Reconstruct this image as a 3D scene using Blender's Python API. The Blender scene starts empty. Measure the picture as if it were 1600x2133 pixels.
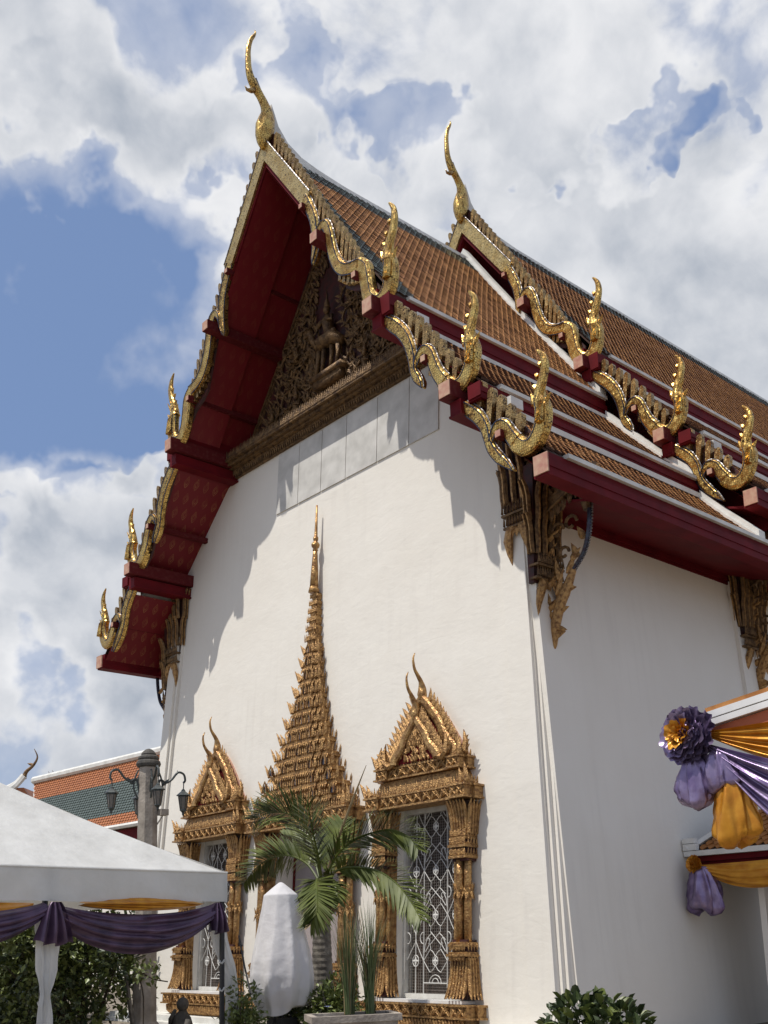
import bpy, math, random
import numpy as np
from mathutils import Vector, Matrix
random.seed(7)
S = bpy.context.scene
C = S.collection
PI = math.pi

# ------------------------------------------------------------------ camera
RT = Vector((0.66197522956, 0.74894892577, -0.02939901413))
UP = Vector((0.1743740923190969, -0.11574006080438748, 0.9778537284547664))
FW = Vector((-0.7289598558041791, 0.6524413727768402, 0.20721434244526288))
CAM = Vector((9.560211815, -11.558648279, 1.6))
FPX, PPX, PPY = 2184.76, 799.9, 1480.2
cd = bpy.data.cameras.new('camera'); cam = bpy.data.objects.new('camera', cd); C.objects.link(cam)
m = Matrix((RT, UP, -FW)).transposed().to_4x4(); m.translation = CAM
cam.matrix_world = m
cd.sensor_fit = 'HORIZONTAL'; cd.sensor_width = 36.0; cd.lens = FPX/1600*36
cd.shift_x = (800-PPX)/1600; cd.shift_y = (PPY-1066.5)/1600
cd.clip_start = 0.1; cd.clip_end = 3000
S.camera = cam
def ray(px, py):
    return RT*((px-PPX)/FPX) - UP*((py-PPY)/FPX) + FW
def at(px, py, y=None, x=None, d=None):
    r = ray(px, py)
    if y is not None: t = (y-CAM.y)/r.y
    elif x is not None: t = (x-CAM.x)/r.x
    else: t = d/math.hypot(r.x, r.y)
    return CAM + r*t

# ------------------------------------------------------------------ light
SUNV = Vector((-0.28, -1.0, 2.32)).normalized()       # towards the sun
SUN_EL = math.asin(SUNV.z)
w = bpy.data.worlds.new('World'); S.world = w; w.use_nodes = True
wt = w.node_tree; wt.nodes.clear()
def wn(t, **k):
    n = wt.nodes.new(t)
    for a, b in k.items(): setattr(n, a, b)
    return n
def wl(a, b): wt.links.new(a, b)
def wmath(op, a, b=None, c=None, clamp=False):
    n = wn('ShaderNodeMath', operation=op, use_clamp=clamp)
    for i, v in enumerate((a, b, c)):
        if v is None: continue
        if isinstance(v, (int, float)): n.inputs[i].default_value = v
        else: wl(v, n.inputs[i])
    return n.outputs[0]
sky = wn('ShaderNodeTexSky'); sky.sky_type = 'NISHITA'; sky.sun_disc = False
sky.sun_elevation = SUN_EL; sky.sun_rotation = math.atan2(SUNV.x, SUNV.y)
sky.air_density = 1.0; sky.dust_density = 1.2; sky.ozone_density = 1.2
tc = wn('ShaderNodeTexCoord')
nv = wn('ShaderNodeVectorMath', operation='NORMALIZE'); wl(tc.outputs['Generated'], nv.inputs[0])
D = nv.outputs[0]
def fbm(vec, scale, detail, rough=0.55, off=(0, 0, 0), dist=0.0):
    mp = wn('ShaderNodeMapping'); wl(vec, mp.inputs[0]); mp.inputs['Location'].default_value = off
    n = wn('ShaderNodeTexNoise'); wl(mp.outputs[0], n.inputs['Vector'])
    n.inputs['Scale'].default_value = scale; n.inputs['Detail'].default_value = detail
    n.inputs['Roughness'].default_value = rough; n.inputs['Distortion'].default_value = dist
    return n.outputs[0]
def smooth(v, a, b):
    n = wn('ShaderNodeMapRange', interpolation_type='SMOOTHSTEP'); wl(v, n.inputs[0])
    n.inputs[1].default_value = a; n.inputs[2].default_value = b
    return n.outputs[0]
# cloud banks: direction, angular radius (deg), weight
BANKS = [((760, 200), 12, .07), ((1180, 460), 12, .09), ((1000, 60), 9, .0), ((1420, 600), 9, .20), ((130, 120), 8, .08), ((60, 380), 3.2, .14),
         ((330, 320), 5, .12), ((150, 220), 5, .12), ((450, 430), 3.4, .12), ((560, 60), 5, .04), ((185, 1000), 3.4, .30), ((80, 1180), 7.5, .26), ((260, 1250), 6.5, .20), ((320, 1120), 2.8, .16), ((100, 1420), 8, .16), ((300, 1440), 7, .14),
         ((1600, 760), 7, .2), ((250, 730), 8, -.30), ((330, 580), 4.5, -.18), ((70, 600), 5.4, -.26), ((350, 860), 4.6, -.28), ((70, 830), 4.2, -.26), ((1450, 175), 5.0, -.13), ((1290, 215), 2.6, -.13), ((620, 110), 2.0, -.05),
         ((480, 130), 2.4, -.05), ((930, 350), 2.4, -.08), ((1595, 330), 2.4, -.14), ((870, 60), 2.4, -.07), ((20, 530), 2.2, .12), ((390, 40), 3, -.10), ((1130, 20), 3, -.08)]
def worley(vec, scale, detail, off=(0, 0, 0)):
    mp = wn('ShaderNodeMapping'); wl(vec, mp.inputs[0]); mp.inputs['Location'].default_value = off
    n = wn('ShaderNodeTexVoronoi', feature='F1'); n.normalize = True; wl(mp.outputs[0], n.inputs['Vector'])
    n.inputs['Scale'].default_value = scale; n.inputs['Detail'].default_value = detail; n.inputs['Roughness'].default_value = .5
    return wmath('SUBTRACT', 1.0, n.outputs['Distance'])
# warp the lookup a little so the billows are not round cells
wp = wn('ShaderNodeTexNoise'); wl(D, wp.inputs['Vector']); wp.inputs['Scale'].default_value = 7; wp.inputs['Detail'].default_value = 5
ws = wn('ShaderNodeVectorMath', operation='SUBTRACT'); wl(wp.outputs['Color'], ws.inputs[0]); ws.inputs[1].default_value = (.5, .5, .5)
wsc = wn('ShaderNodeVectorMath', operation='SCALE'); wl(ws.outputs[0], wsc.inputs[0]); wsc.inputs['Scale'].default_value = .055
wa = wn('ShaderNodeVectorMath', operation='ADD'); wl(D, wa.inputs[0]); wl(wsc.outputs[0], wa.inputs[1]); DW = wa.outputs[0]
def dens(vec):
    base = fbm(vec, 3.4, 5, .52, (3.1, 1.7, .4), .1)
    mid = fbm(vec, 10, 6, .56, (1.1, 5.7, 2.4), .0)
    bil = worley(vec, 9.0, 3, (.3, .9, 2.0))
    return wmath('ADD', wmath('ADD', wmath('MULTIPLY', base, .50), wmath('MULTIPLY', mid, .38)), wmath('MULTIPLY', bil, .24))
bias = None
for (p, ar, wt_) in BANKS:
    c = ray(*p).normalized()
    dp = wn('ShaderNodeVectorMath', operation='DOT_PRODUCT'); wl(DW, dp.inputs[0]); dp.inputs[1].default_value = c
    s = smooth(dp.outputs['Value'], math.cos(math.radians(ar*1.35)), math.cos(math.radians(ar*.25)))
    s = wmath('MULTIPLY', s, wt_)
    bias = s if bias is None else wmath('ADD', bias, s)
dA = dens(DW)
off = wn('ShaderNodeVectorMath', operation='ADD'); wl(DW, off.inputs[0]); off.inputs[1].default_value = Vector((-.22, -.05, 1)).normalized()*0.030
db = wmath('SUBTRACT', dA, dens(off.outputs[0]))
d0 = wmath('ADD', dA, bias)
cov = smooth(d0, .575, .745)
veil = wmath('MULTIPLY', smooth(d0, .42, .70), .50)
cov = wmath('MAXIMUM', cov, veil)
thick = smooth(d0, .68, 1.0)
lit = wmath('MULTIPLY_ADD', db, 4.0, .78, clamp=True)
lit = wmath('SUBTRACT', lit, wmath('MULTIPLY', thick, .40), clamp=True)
ccol = wn('ShaderNodeMix', data_type='RGBA'); wl(lit, ccol.inputs[0])
ccol.inputs[6].default_value = (4.0, 4.45, 5.2, 1); ccol.inputs[7].default_value = (8.7, 8.75, 8.95, 1)
blue = wn('ShaderNodeMix', data_type='RGBA'); blue.inputs[0].default_value = .62
wl(sky.outputs[0], blue.inputs[6]); blue.inputs[7].default_value = (2.2, 3.35, 6.1, 1)
mixc = wn('ShaderNodeMix', data_type='RGBA'); wl(cov, mixc.inputs[0]); wl(blue.outputs[2], mixc.inputs[6]); wl(ccol.outputs[2], mixc.inputs[7])
bg = wn('ShaderNodeBackground'); wl(mixc.outputs[2], bg.inputs[0]); bg.inputs[1].default_value = 0.10
wo = wn('ShaderNodeOutputWorld'); wl(bg.outputs[0], wo.inputs[0])
sl = bpy.data.lights.new('sun', 'SUN'); sl.energy = 4.1; sl.angle = math.radians(.53); sl.color = (1, .955, .88)
so = bpy.data.objects.new('sun', sl); C.objects.link(so); so.location = (0, -20, 40)
so.rotation_euler = SUNV.to_track_quat('Z', 'Y').to_euler()
S.view_settings.view_transform = 'Standard'; S.view_settings.look = 'None'
S.view_settings.exposure = 0.0; S.view_settings.gamma = 1; S.view_settings.use_curve_mapping = False
S.cycles.max_bounces = 6

# ------------------------------------------------------------------ materials
def mat(name, c1, c2=None, scale=4., rough=.6, metal=0., bump=0., bscale=30., kind='noise', contrast=(.35, .65), rough2=None, detail=5, bdist=.02, spec=.5, c3=None):
    M = bpy.data.materials.new(name); M.use_nodes = True; nt = M.node_tree; n = nt.nodes; L = nt.links
    b = n['Principled BSDF']; b.inputs['Roughness'].default_value = rough; b.inputs['Metallic'].default_value = metal
    b.inputs['Specular IOR Level'].default_value = spec
    co = n.new('ShaderNodeTexCoord').outputs['Object']
    b.inputs['Base Color'].default_value = (*c1, 1)
    if c2 is not None:
        t = n.new('ShaderNodeTexNoise'); L.new(co, t.inputs['Vector']); t.inputs['Scale'].default_value = scale; t.inputs['Detail'].default_value = detail
        mr = n.new('ShaderNodeMapRange'); L.new(t.outputs[0], mr.inputs[0]); mr.inputs[1].default_value = contrast[0]; mr.inputs[2].default_value = contrast[1]
        mx = n.new('ShaderNodeMix'); mx.data_type = 'RGBA'; L.new(mr.outputs[0], mx.inputs[0]); mx.inputs[6].default_value = (*c1, 1); mx.inputs[7].default_value = (*c2, 1)
        L.new(mx.outputs[2], b.inputs['Base Color'])
        if rough2 is not None:
            r = n.new('ShaderNodeMapRange'); L.new(mr.outputs[0], r.inputs[0]); r.inputs[3].default_value = rough; r.inputs[4].default_value = rough2; L.new(r.outputs[0], b.inputs['Roughness'])
    if kind == 'mosaic':      # small square mirror tesserae, each tipped a little its own way
        v = n.new('ShaderNodeTexVoronoi'); v.distance = 'CHEBYCHEV'; L.new(co, v.inputs['Vector']); v.inputs['Scale'].default_value = bscale; v.inputs['Randomness'].default_value = .55
        geo = n.new('ShaderNodeNewGeometry')
        sub = n.new('ShaderNodeVectorMath'); sub.operation = 'SUBTRACT'; L.new(v.outputs['Color'], sub.inputs[0]); sub.inputs[1].default_value = (.5, .5, .5)
        sc = n.new('ShaderNodeVectorMath'); sc.operation = 'SCALE'; L.new(sub.outputs[0], sc.inputs[0]); sc.inputs['Scale'].default_value = bump
        ad = n.new('ShaderNodeVectorMath'); ad.operation = 'ADD'; L.new(geo.outputs['Normal'], ad.inputs[0]); L.new(sc.outputs[0], ad.inputs[1])
        nm = n.new('ShaderNodeVectorMath'); nm.operation = 'NORMALIZE'; L.new(ad.outputs[0], nm.inputs[0]); L.new(nm.outputs[0], b.inputs['Normal'])
        # grout between tesserae, a few lost pieces
        e = n.new('ShaderNodeTexVoronoi'); e.feature = 'DISTANCE_TO_EDGE'; L.new(co, e.inputs['Vector']); e.inputs['Scale'].default_value = bscale; e.inputs['Randomness'].default_value = .55
        mr2 = n.new('ShaderNodeMapRange'); L.new(e.outputs[0], mr2.inputs[0]); mr2.inputs[1].default_value = .03; mr2.inputs[2].default_value = .10
        mx2 = n.new('ShaderNodeMix'); mx2.data_type = 'RGBA'; L.new(mr2.outputs[0], mx2.inputs[0]); mx2.inputs[6].default_value = (*(c3 or (.06, .03, .015)), 1)
        src = b.inputs['Base Color'].links[0].from_socket if b.inputs['Base Color'].links else None
        if src: L.new(src, mx2.inputs[7])
        else: mx2.inputs[7].default_value = (*c1, 1)
        L.new(mx2.outputs[2], b.inputs['Base Color'])
    elif bump > 0:
        t = n.new('ShaderNodeTexNoise') if kind == 'noise' else n.new('ShaderNodeTexVoronoi')
        L.new(co, t.inputs['Vector']); t.inputs['Scale'].default_value = bscale
        if kind == 'noise': t.inputs['Detail'].default_value = 6
        bp = n.new('ShaderNodeBump'); bp.inputs['Strength'].default_value = bump; bp.inputs['Distance'].default_value = bdist
        L.new(t.outputs[0], bp.inputs['Height']); L.new(bp.outputs[0], b.inputs['Normal'])
    return M
M = {}
M['plaster'] = mat('plaster', (.78, .742, .672), (.75, .708, .635), 1.1, .85, bump=.22, bscale=1.5, bdist=.07, contrast=(.3, .75))
M['trim_white'] = mat('white_mortar', (.74, .73, .69), (.58, .57, .53), 3, .8, bump=.2, bscale=20)
M['marble'] = mat('veined_panel', (.62, .60, .56), (.47, .455, .42), 2.8, .7, bump=.12, bscale=6)
M['red'] = mat('red_lacquer', (.135, .007, .011), (.095, .006, .009), 2.5, .6, bump=.05, bscale=12, spec=.12)
M['red_end'] = mat('pale_red_paint', (.45, .22, .17), (.56, .37, .26), 9, .75, spec=.2)  # paler red for beam ends and the window roof sheet
M['red_worn'] = mat('worn_red_paint', (.10, .011, .013), (.13, .032, .028), 14, .7, contrast=(.5, .75), spec=.12)
M['mosaic'] = mat('gold_mosaic', (.84, .58, .18), (.55, .31, .085), 7, .36, .92, bump=.30, bscale=26, kind='mosaic')
M['mosaic_dark'] = mat('dark_gold_mosaic', (.62, .41, .16), (.36, .21, .08), 5, .34, .85, bump=.35, bscale=30, kind='mosaic')
M['gold_board'] = mat('gold_tile_board', (.84, .62, .26), (.66, .44, .15), 5, .35, .85, bump=.25, bscale=40, kind='mosaic')
M['silver'] = mat('silver_glass_edge', (.42, .41, .40), (.12, .11, .12), 18, .4, .7, bump=.5, bscale=40, kind='mosaic')
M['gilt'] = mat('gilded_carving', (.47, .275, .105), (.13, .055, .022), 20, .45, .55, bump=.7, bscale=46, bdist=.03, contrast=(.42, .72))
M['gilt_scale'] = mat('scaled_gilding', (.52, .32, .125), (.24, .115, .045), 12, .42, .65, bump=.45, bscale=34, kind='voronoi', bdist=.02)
M['gilt_dark'] = mat('dark_gilding', (.22, .13, .055), (.055, .028, .014), 10, .55, .45, bump=.7, bscale=40, bdist=.03, contrast=(.4, .7))  # darker gilding tone for pediment, ledge and capitals
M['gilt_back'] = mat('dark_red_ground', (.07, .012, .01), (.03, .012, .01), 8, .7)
M['blue_glass'] = mat('dark_glass_inlay', (.05, .07, .10), (.03, .02, .04), 20, .25, .3)
M['tile_orange'] = mat('orange_glazed_tile', (.47, .215, .068), (.32, .13, .038), 3.2, .6, bump=.1, bscale=18, detail=9, spec=.25, contrast=(.4, .6))
M['tile_green'] = mat('green_glazed_tile', (.035, .065, .052), (.02, .035, .03), 3, .38)
M['roof_under'] = mat('bedding_and_edge_shade', (.06, .03, .02), None, rough=.9)  # roof bedding, also the painted shadow on tile edges
M['iron_white'] = mat('white_iron', (.68, .67, .64), None, rough=.5)
M['frame_white'] = mat('white_frame_paint', (.62, .61, .57), (.52, .5, .46), 8, .6)
M['mesh_grey'] = mat('grey_wire', (.30, .27, .24), None, rough=.6)
M['wood_and_dark_inside'] = mat('wood_and_dark_inside', (.055, .032, .022), (.03, .02, .015), 5, .5)  # shutter wood, also the painted darkness inside openings
M['shade_wall'] = mat('shaded_recess_wall', (.36, .31, .30), (.30, .26, .25), 3, .8)  # door recess wall, its shade put into the grey colour
M['ground'] = mat('stone_paving', (.225, .19, .145), (.17, .142, .108), 1.2, .85, bump=.1, bscale=10)
M['stone'] = mat('weathered_stone', (.40, .35, .295), (.24, .205, .17), 5, .85, bump=.5, bscale=25, detail=8)
M['stone_dark'] = mat('dark_cast_stone', (.10, .09, .075), (.045, .042, .038), 7, .8, bump=.4, bscale=25)
M['iron_dark'] = mat('dark_iron', (.045, .05, .05), (.08, .09, .085), 14, .45, .4)
M['lamp_glass'] = mat('frosted_glass', (.16, .14, .12), None, rough=.25)
M['tent'] = mat('white_tent_cloth', (.74, .74, .72), (.62, .62, .60), 2.2, .75, bump=.45, bscale=5, bdist=.05, detail=8)
M['cover'] = mat('white_cover_cloth', (.74, .72, .72), (.66, .64, .65), 2, .7, bump=.4, bscale=9, bdist=.03, detail=8)
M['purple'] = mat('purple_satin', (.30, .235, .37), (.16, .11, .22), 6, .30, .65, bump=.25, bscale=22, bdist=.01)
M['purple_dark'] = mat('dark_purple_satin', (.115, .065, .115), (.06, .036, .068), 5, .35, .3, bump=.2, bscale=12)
M['orange_satin'] = mat('orange_satin', (.66, .31, .03), (.50, .19, .015), 5, .32, .45, bump=.25, bscale=22, bdist=.01)
M['leaf'] = mat('palm_leaf', (.105, .125, .020), (.045, .062, .010), 3, .5, spec=.35)
M['leaf_yellow'] = mat('young_palm_leaf', (.13, .15, .035), (.07, .10, .025), 3, .45)
M['straw'] = mat('dry_stalk', (.30, .22, .11), (.20, .14, .07), 6, .7)
M['bark'] = mat('palm_bark', (.075, .065, .055), (.20, .18, .15), 9, .9, bump=.5, bscale=20)
M['shrub'] = mat('shrub_leaf', (.12, .145, .03), (.065, .088, .02), 2, .42)
M['shrub_light'] = mat('sunlit_shrub_leaf', (.18, .21, .06), (.12, .155, .04), 3, .45)  # lighter leaf copy, standing in for leaves the sun catches
M['shrub_dark'] = mat('dark_shrub_leaf', (.042, .062, .018), (.026, .042, .012), 2, .45)
M['grass'] = mat('reed_leaf', (.10, .13, .045), (.055, .085, .028), 5, .5)
M['twig'] = mat('twig', (.06, .045, .03), None, rough=.9)
M['pole'] = mat('black_tube', (.02, .02, .022), None, rough=.45)
M['orange_board'] = mat('orange_plaster', (.52, .17, .08), (.42, .13, .06), 3, .75)
M['white_board'] = mat('white_board_paint', (.78, .78, .77), (.66, .66, .65), 3, .6)
M['tile_far_orange'] = mat('far_orange_tile', (.42, .15, .05), (.30, .10, .035), 8, .5)  # tile colours of the distant roofs
M['tile_far_green'] = mat('far_green_tile', (.10, .125, .11), (.06, .08, .07), 8, .45)
M['petal'] = mat('blue_petal', (.25, .28, .55), None, rough=.6)

nt_ = M['plaster'].node_tree; b_ = nt_.nodes['Principled BSDF']; src_ = b_.inputs['Base Color'].links[0].from_socket
co_ = nt_.nodes.new('ShaderNodeTexCoord').outputs['Object']
mp_ = nt_.nodes.new('ShaderNodeMapping'); mp_.inputs['Scale'].default_value = (5.0, 5.0, .35); nt_.links.new(co_, mp_.inputs[0])
n1_ = nt_.nodes.new('ShaderNodeTexNoise'); n1_.inputs['Scale'].default_value = 1.4; n1_.inputs['Detail'].default_value = 7; nt_.links.new(mp_.outputs[0], n1_.inputs['Vector'])
r1_ = nt_.nodes.new('ShaderNodeMapRange'); r1_.inputs[1].default_value = .50; r1_.inputs[2].default_value = .78; nt_.links.new(n1_.outputs[0], r1_.inputs[0])
n2_ = nt_.nodes.new('ShaderNodeTexNoise'); n2_.inputs['Scale'].default_value = .35; n2_.inputs['Detail'].default_value = 3; nt_.links.new(co_, n2_.inputs['Vector'])
r2_ = nt_.nodes.new('ShaderNodeMapRange'); r2_.inputs[1].default_value = .4; r2_.inputs[2].default_value = .62; r2_.inputs[4].default_value = .5; nt_.links.new(n2_.outputs[0], r2_.inputs[0])
m_ = nt_.nodes.new('ShaderNodeMath'); m_.operation = 'MULTIPLY'; nt_.links.new(r1_.outputs[0], m_.inputs[0]); nt_.links.new(r2_.outputs[0], m_.inputs[1])
x_ = nt_.nodes.new('ShaderNodeMix'); x_.data_type = 'RGBA'; nt_.links.new(m_.outputs[0], x_.inputs[0]); nt_.links.new(src_, x_.inputs[6]); x_.inputs[7].default_value = (.66, .62, .56, 1); nt_.links.new(x_.outputs[2], b_.inputs['Base Color'])
bp0_ = b_.inputs['Normal'].links[0].from_node
mp2_ = nt_.nodes.new('ShaderNodeMapping'); mp2_.inputs['Rotation'].default_value = (0, .6, 0); mp2_.inputs['Scale'].default_value = (1.0, 1.0, 2.6); nt_.links.new(co_, mp2_.inputs[0])
n3_ = nt_.nodes.new('ShaderNodeTexNoise'); n3_.inputs['Scale'].default_value = 2.6; n3_.inputs['Detail'].default_value = 8; n3_.inputs['Distortion'].default_value = 1.2; nt_.links.new(mp2_.outputs[0], n3_.inputs['Vector'])
bp_ = nt_.nodes.new('ShaderNodeBump'); bp_.inputs['Strength'].default_value = .11; bp_.inputs['Distance'].default_value = .03; nt_.links.new(n3_.outputs[0], bp_.inputs['Height']); nt_.links.new(bp0_.outputs[0], bp_.inputs['Normal']); nt_.links.new(bp_.outputs[0], b_.inputs['Normal'])
for k_, tr in (('tent', .30), ('cover', .22)):
    nt_ = M[k_].node_tree; b_ = nt_.nodes['Principled BSDF']; o_ = nt_.nodes['Material Output']
    t_ = nt_.nodes.new('ShaderNodeBsdfTranslucent'); t_.inputs[0].default_value = (.8, .79, .76, 1); mx_ = nt_.nodes.new('ShaderNodeMixShader'); mx_.inputs[0].default_value = tr
    nt_.links.new(b_.outputs[0], mx_.inputs[1]); nt_.links.new(t_.outputs[0], mx_.inputs[2]); nt_.links.new(mx_.outputs[0], o_.inputs[0])
# red soffit with a printed gold leaf stencil
def stencil_mat(nm, st):
    Mt = bpy.data.materials.new(nm); Mt.use_nodes = True; nt = Mt.node_tree; n = nt.nodes; L = nt.links
    b = n['Principled BSDF']; b.inputs['Roughness'].default_value = .55; b.inputs['Specular IOR Level'].default_value = .3
    uv = n.new('ShaderNodeUVMap').outputs[0]
    def mt(op, a, b_=None, c=None):
        k = n.new('ShaderNodeMath'); k.operation = op
        for i, v in enumerate((a, b_, c)):
            if v is None: continue
            if isinstance(v, (int, float)): k.inputs[i].default_value = v
            else: L.new(v, k.inputs[i])
        return k.outputs[0]
    sp = n.new('ShaderNodeSeparateXYZ'); L.new(uv, sp.inputs[0])
    u = mt('DIVIDE', sp.outputs[0], .24); v = mt('DIVIDE', sp.outputs[1], .36)
    row = mt('FLOOR', v); sh = mt('MULTIPLY', mt('MODULO', row, 2.), .5)
    fu = mt('SUBTRACT', mt('FRACT', mt('ADD', u, sh)), .5); fv = mt('SUBTRACT', mt('FRACT', v), .5)
    # leaf: |u| + shape
    au = mt('ABSOLUTE', fu)
    r = mt('ADD', mt('MULTIPLY', mt('POWER', mt('ABSOLUTE', fv), 1.3), 1.7), mt('MULTIPLY', au, mt('ADD', mt('MULTIPLY', fv, 1.6), 2.0)))
    ring = mt('LESS_THAN', mt('ABSOLUTE', mt('SUBTRACT', r, .46)), .055)
    dot = mt('LESS_THAN', mt('ABSOLUTE', mt('SUBTRACT', r, .22)), .05)
    k = mt('MINIMUM', mt('ADD', ring, dot), 1.)
    nz = n.new('ShaderNodeTexNoise'); nz.inputs['Scale'].default_value = 5; L.new(uv, nz.inputs['Vector'])
    mr = n.new('ShaderNodeMapRange'); L.new(nz.outputs[0], mr.inputs[0]); mr.inputs[1].default_value = .3; mr.inputs[2].default_value = .6
    k = mt('MULTIPLY', k, mt('MULTIPLY', mr.outputs[0], st))
    mx = n.new('ShaderNodeMix'); mx.data_type = 'RGBA'; L.new(k, mx.inputs[0]); mx.inputs[6].default_value = (.165, .010, .014, 1); mx.inputs[7].default_value = (.30, .12, .05, 1)
    L.new(mx.outputs[2], b.inputs['Base Color'])
    return Mt
M['stencil'] = stencil_mat('stencilled_red', .85); M['stencil_faint'] = stencil_mat('faint_stencilled_red', .22)  # faint version: same red, weaker gold print

# ------------------------------------------------------------------ mesh building
class MB:
    def __init__(s): s.v = []; s.f = []; s.mi = []; s.cm = 0; s.uv = None
    def add(s, vs, fs, mi=None):
        o = len(s.v); s.v += [tuple(p) for p in vs]
        for f in fs: s.f.append(tuple(i+o for i in f)); s.mi.append(s.cm if mi is None else mi)
        return s
    def hexa(s, p):   # 8 points: bottom 4 ccw, top 4 ccw
        return s.add(p, [(3, 2, 1, 0), (4, 5, 6, 7), (0, 1, 5, 4), (1, 2, 6, 5), (2, 3, 7, 6), (3, 0, 4, 7)])
    def box(s, x0, x1, y0, y1, z0, z1):
        return s.hexa([(x0, y0, z0), (x1, y0, z0), (x1, y1, z0), (x0, y1, z0), (x0, y0, z1), (x1, y0, z1), (x1, y1, z1), (x0, y1, z1)])
    def prism(s, poly, vec, tf=None):   # poly of 3d points, extruded by vec
        n = len(poly); vec = Vector(vec)
        a = [Vector(p) for p in poly]; b = [p+vec for p in a]
        return s.add(a+b, [tuple(range(n))[::-1], tuple(range(n, 2*n))]+[(i, (i+1) % n, n+(i+1) % n, n+i) for i in range(n)])
    def loft(s, rings, cap=True, close=True):
        n = len(rings[0]); vs = [p for r in rings for p in r]; fs = []
        for k in range(len(rings)-1):
            for i in range(n if close else n-1):
                j = (i+1) % n
                fs.append((k*n+i, k*n+j, (k+1)*n+j, (k+1)*n+i))
        if cap and close: fs.append(tuple(range(n))[::-1]); fs.append(tuple(range((len(rings)-1)*n, len(rings)*n)))
        return s.add(vs, fs)
    def tube(s, path, rad, n=8, ref=(0, 1, 0), sq=1.0, shape=None):
        """sweep: rad per point = r or (ra, rb); ra lies across the path in the plane normal to ref, rb along ref"""
        P = [Vector(p) for p in path]; ref = Vector(ref); rings = []
        for k, p in enumerate(P):
            t = (P[min(k+1, len(P)-1)]-P[max(k-1, 0)]).normalized()
            a = t.cross(ref)
            a = a.normalized() if a.length > 1e-4 else t.orthogonal().normalized()
            b = a.cross(t).normalized()
            r = rad[k] if isinstance(rad, list) else rad
            ra, rb = r if isinstance(r, (list, tuple)) else (r, r)
            ring = []
            for i in range(n):
                th = 2*PI*(i+.5)/n; c, q = math.cos(th), math.sin(th)
                if sq != 1.0: c = math.copysign(abs(c)**sq, c); q = math.copysign(abs(q)**sq, q)
                ring.append(p+a*(ra*c)+b*(rb*q))
            rings.append(ring)
        return s.loft(rings)
    def lathe(s, prof, c=(0, 0, 0), n=12, rx=1., ry=1., lobes=0, la=0., axis='z'):
        rings = []
        for r, z in prof:
            ring = []
            for i in range(n):
                th = 2*PI*i/n; q = r*(1+la*math.cos(lobes*th)) if lobes else r
                ring.append((c[0]+q*rx*math.cos(th), c[1]+q*ry*math.sin(th), c[2]+z))
            rings.append(ring)
        return s.loft(rings)
    def ball(s, c, r, n=10, m_=7):
        r = r if isinstance(r, (tuple, list)) else (r, r, r)
        prof = [(math.sin(PI*k/m_) if 0 < k < m_ else .02, -math.cos(PI*k/m_)) for k in range(m_+1)]
        rings = [[(c[0]+r[0]*a*math.cos(2*PI*i/n), c[1]+r[1]*a*math.sin(2*PI*i/n), c[2]+r[2]*z) for i in range(n)] for a, z in prof]
        return s.loft(rings)
    def flame(s, base, d, L, wd, th, side=(1, 0, 0), curl=0., seg=4):
        """pointed carved leaf: diamond section tapering to a tip, bending by curl towards side"""
        base = Vector(base); d = Vector(d).normalized(); side = Vector(side); side = (side-d*side.dot(d)).normalized(); nn = d.cross(side).normalized()
        rings = []
        for k in range(seg+1):
            t = k/seg; wk = wd*(math.sin(PI*min(1, .18+.82*t)**.8)**.9 if t < 1 else .02)*(1 if t > .12 else .75)
            p = base+d*(L*t)+side*(curl*t*t)
            hk = th*(1-t*.85)
            rings.append([p-side*wk, p-nn*hk, p+side*wk, p+nn*hk])
        return s.loft(rings)
    def build(s, name, mats, parent=None, smooth=False, root=None, uv=None):
        me = bpy.data.meshes.new(name)
        o = bpy.data.objects.new(name, me)
        r = parent
        off_ = Vector((0, 0, 0))
        while r is not None:
            off_ += r.location; r = r.parent
        vs = s.v if off_.length < 1e-9 else [(a-off_.x, b-off_.y, c-off_.z) for a, b, c in s.v]
        me.from_pydata(vs, [], s.f)
        if not isinstance(mats, (list, tuple)): mats = [mats]
        for q in mats: me.materials.append(M[q] if isinstance(q, str) else q)
        if len(mats) > 1: me.polygons.foreach_set('material_index', s.mi)
        if smooth: me.polygons.foreach_set('use_smooth', [True]*len(s.f))
        if uv is not None:
            l = me.uv_layers.new(name='UVMap'); flat = [c for f in s.f for i in f for c in uv[i]]
            l.data.foreach_set('uv', flat)
        me.update()
        C.objects.link(o)
        if parent is not None: o.parent = parent
        return o
def recalc(o):
    import bmesh
    bm = bmesh.new(); bm.from_mesh(o.data); bmesh.ops.recalc_face_normals(bm, faces=bm.faces); bm.to_mesh(o.data); bm.free(); return o
def empty(name, loc, label=None, cat=None, group=None, rz=0):
    o = bpy.data.objects.new(name, None); C.objects.link(o); o.location = loc; o.rotation_euler = (0, 0, rz); o.empty_display_size = .2
    return tag(o, label, cat, group)
def tag(o, label=None, cat=None, group=None, kind=None):
    if label: o['label'] = label
    if cat: o['category'] = cat
    if group: o['group'] = group
    if kind: o['kind'] = kind
    return o
def inst(src, name, parent, loc, rot=(0, 0, 0), sc=(1, 1, 1)):
    o = bpy.data.objects.new(name, src if isinstance(src, bpy.types.Mesh) else src.data); C.objects.link(o); o.parent = parent; o.location = loc; o.rotation_euler = rot; o.scale = sc
    return o
def copy_tree(o, parent=None):
    c = o.copy(); C.objects.link(c); c.parent = parent
    for ch in list(o.children): copy_tree(ch, c)
    return c
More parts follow.
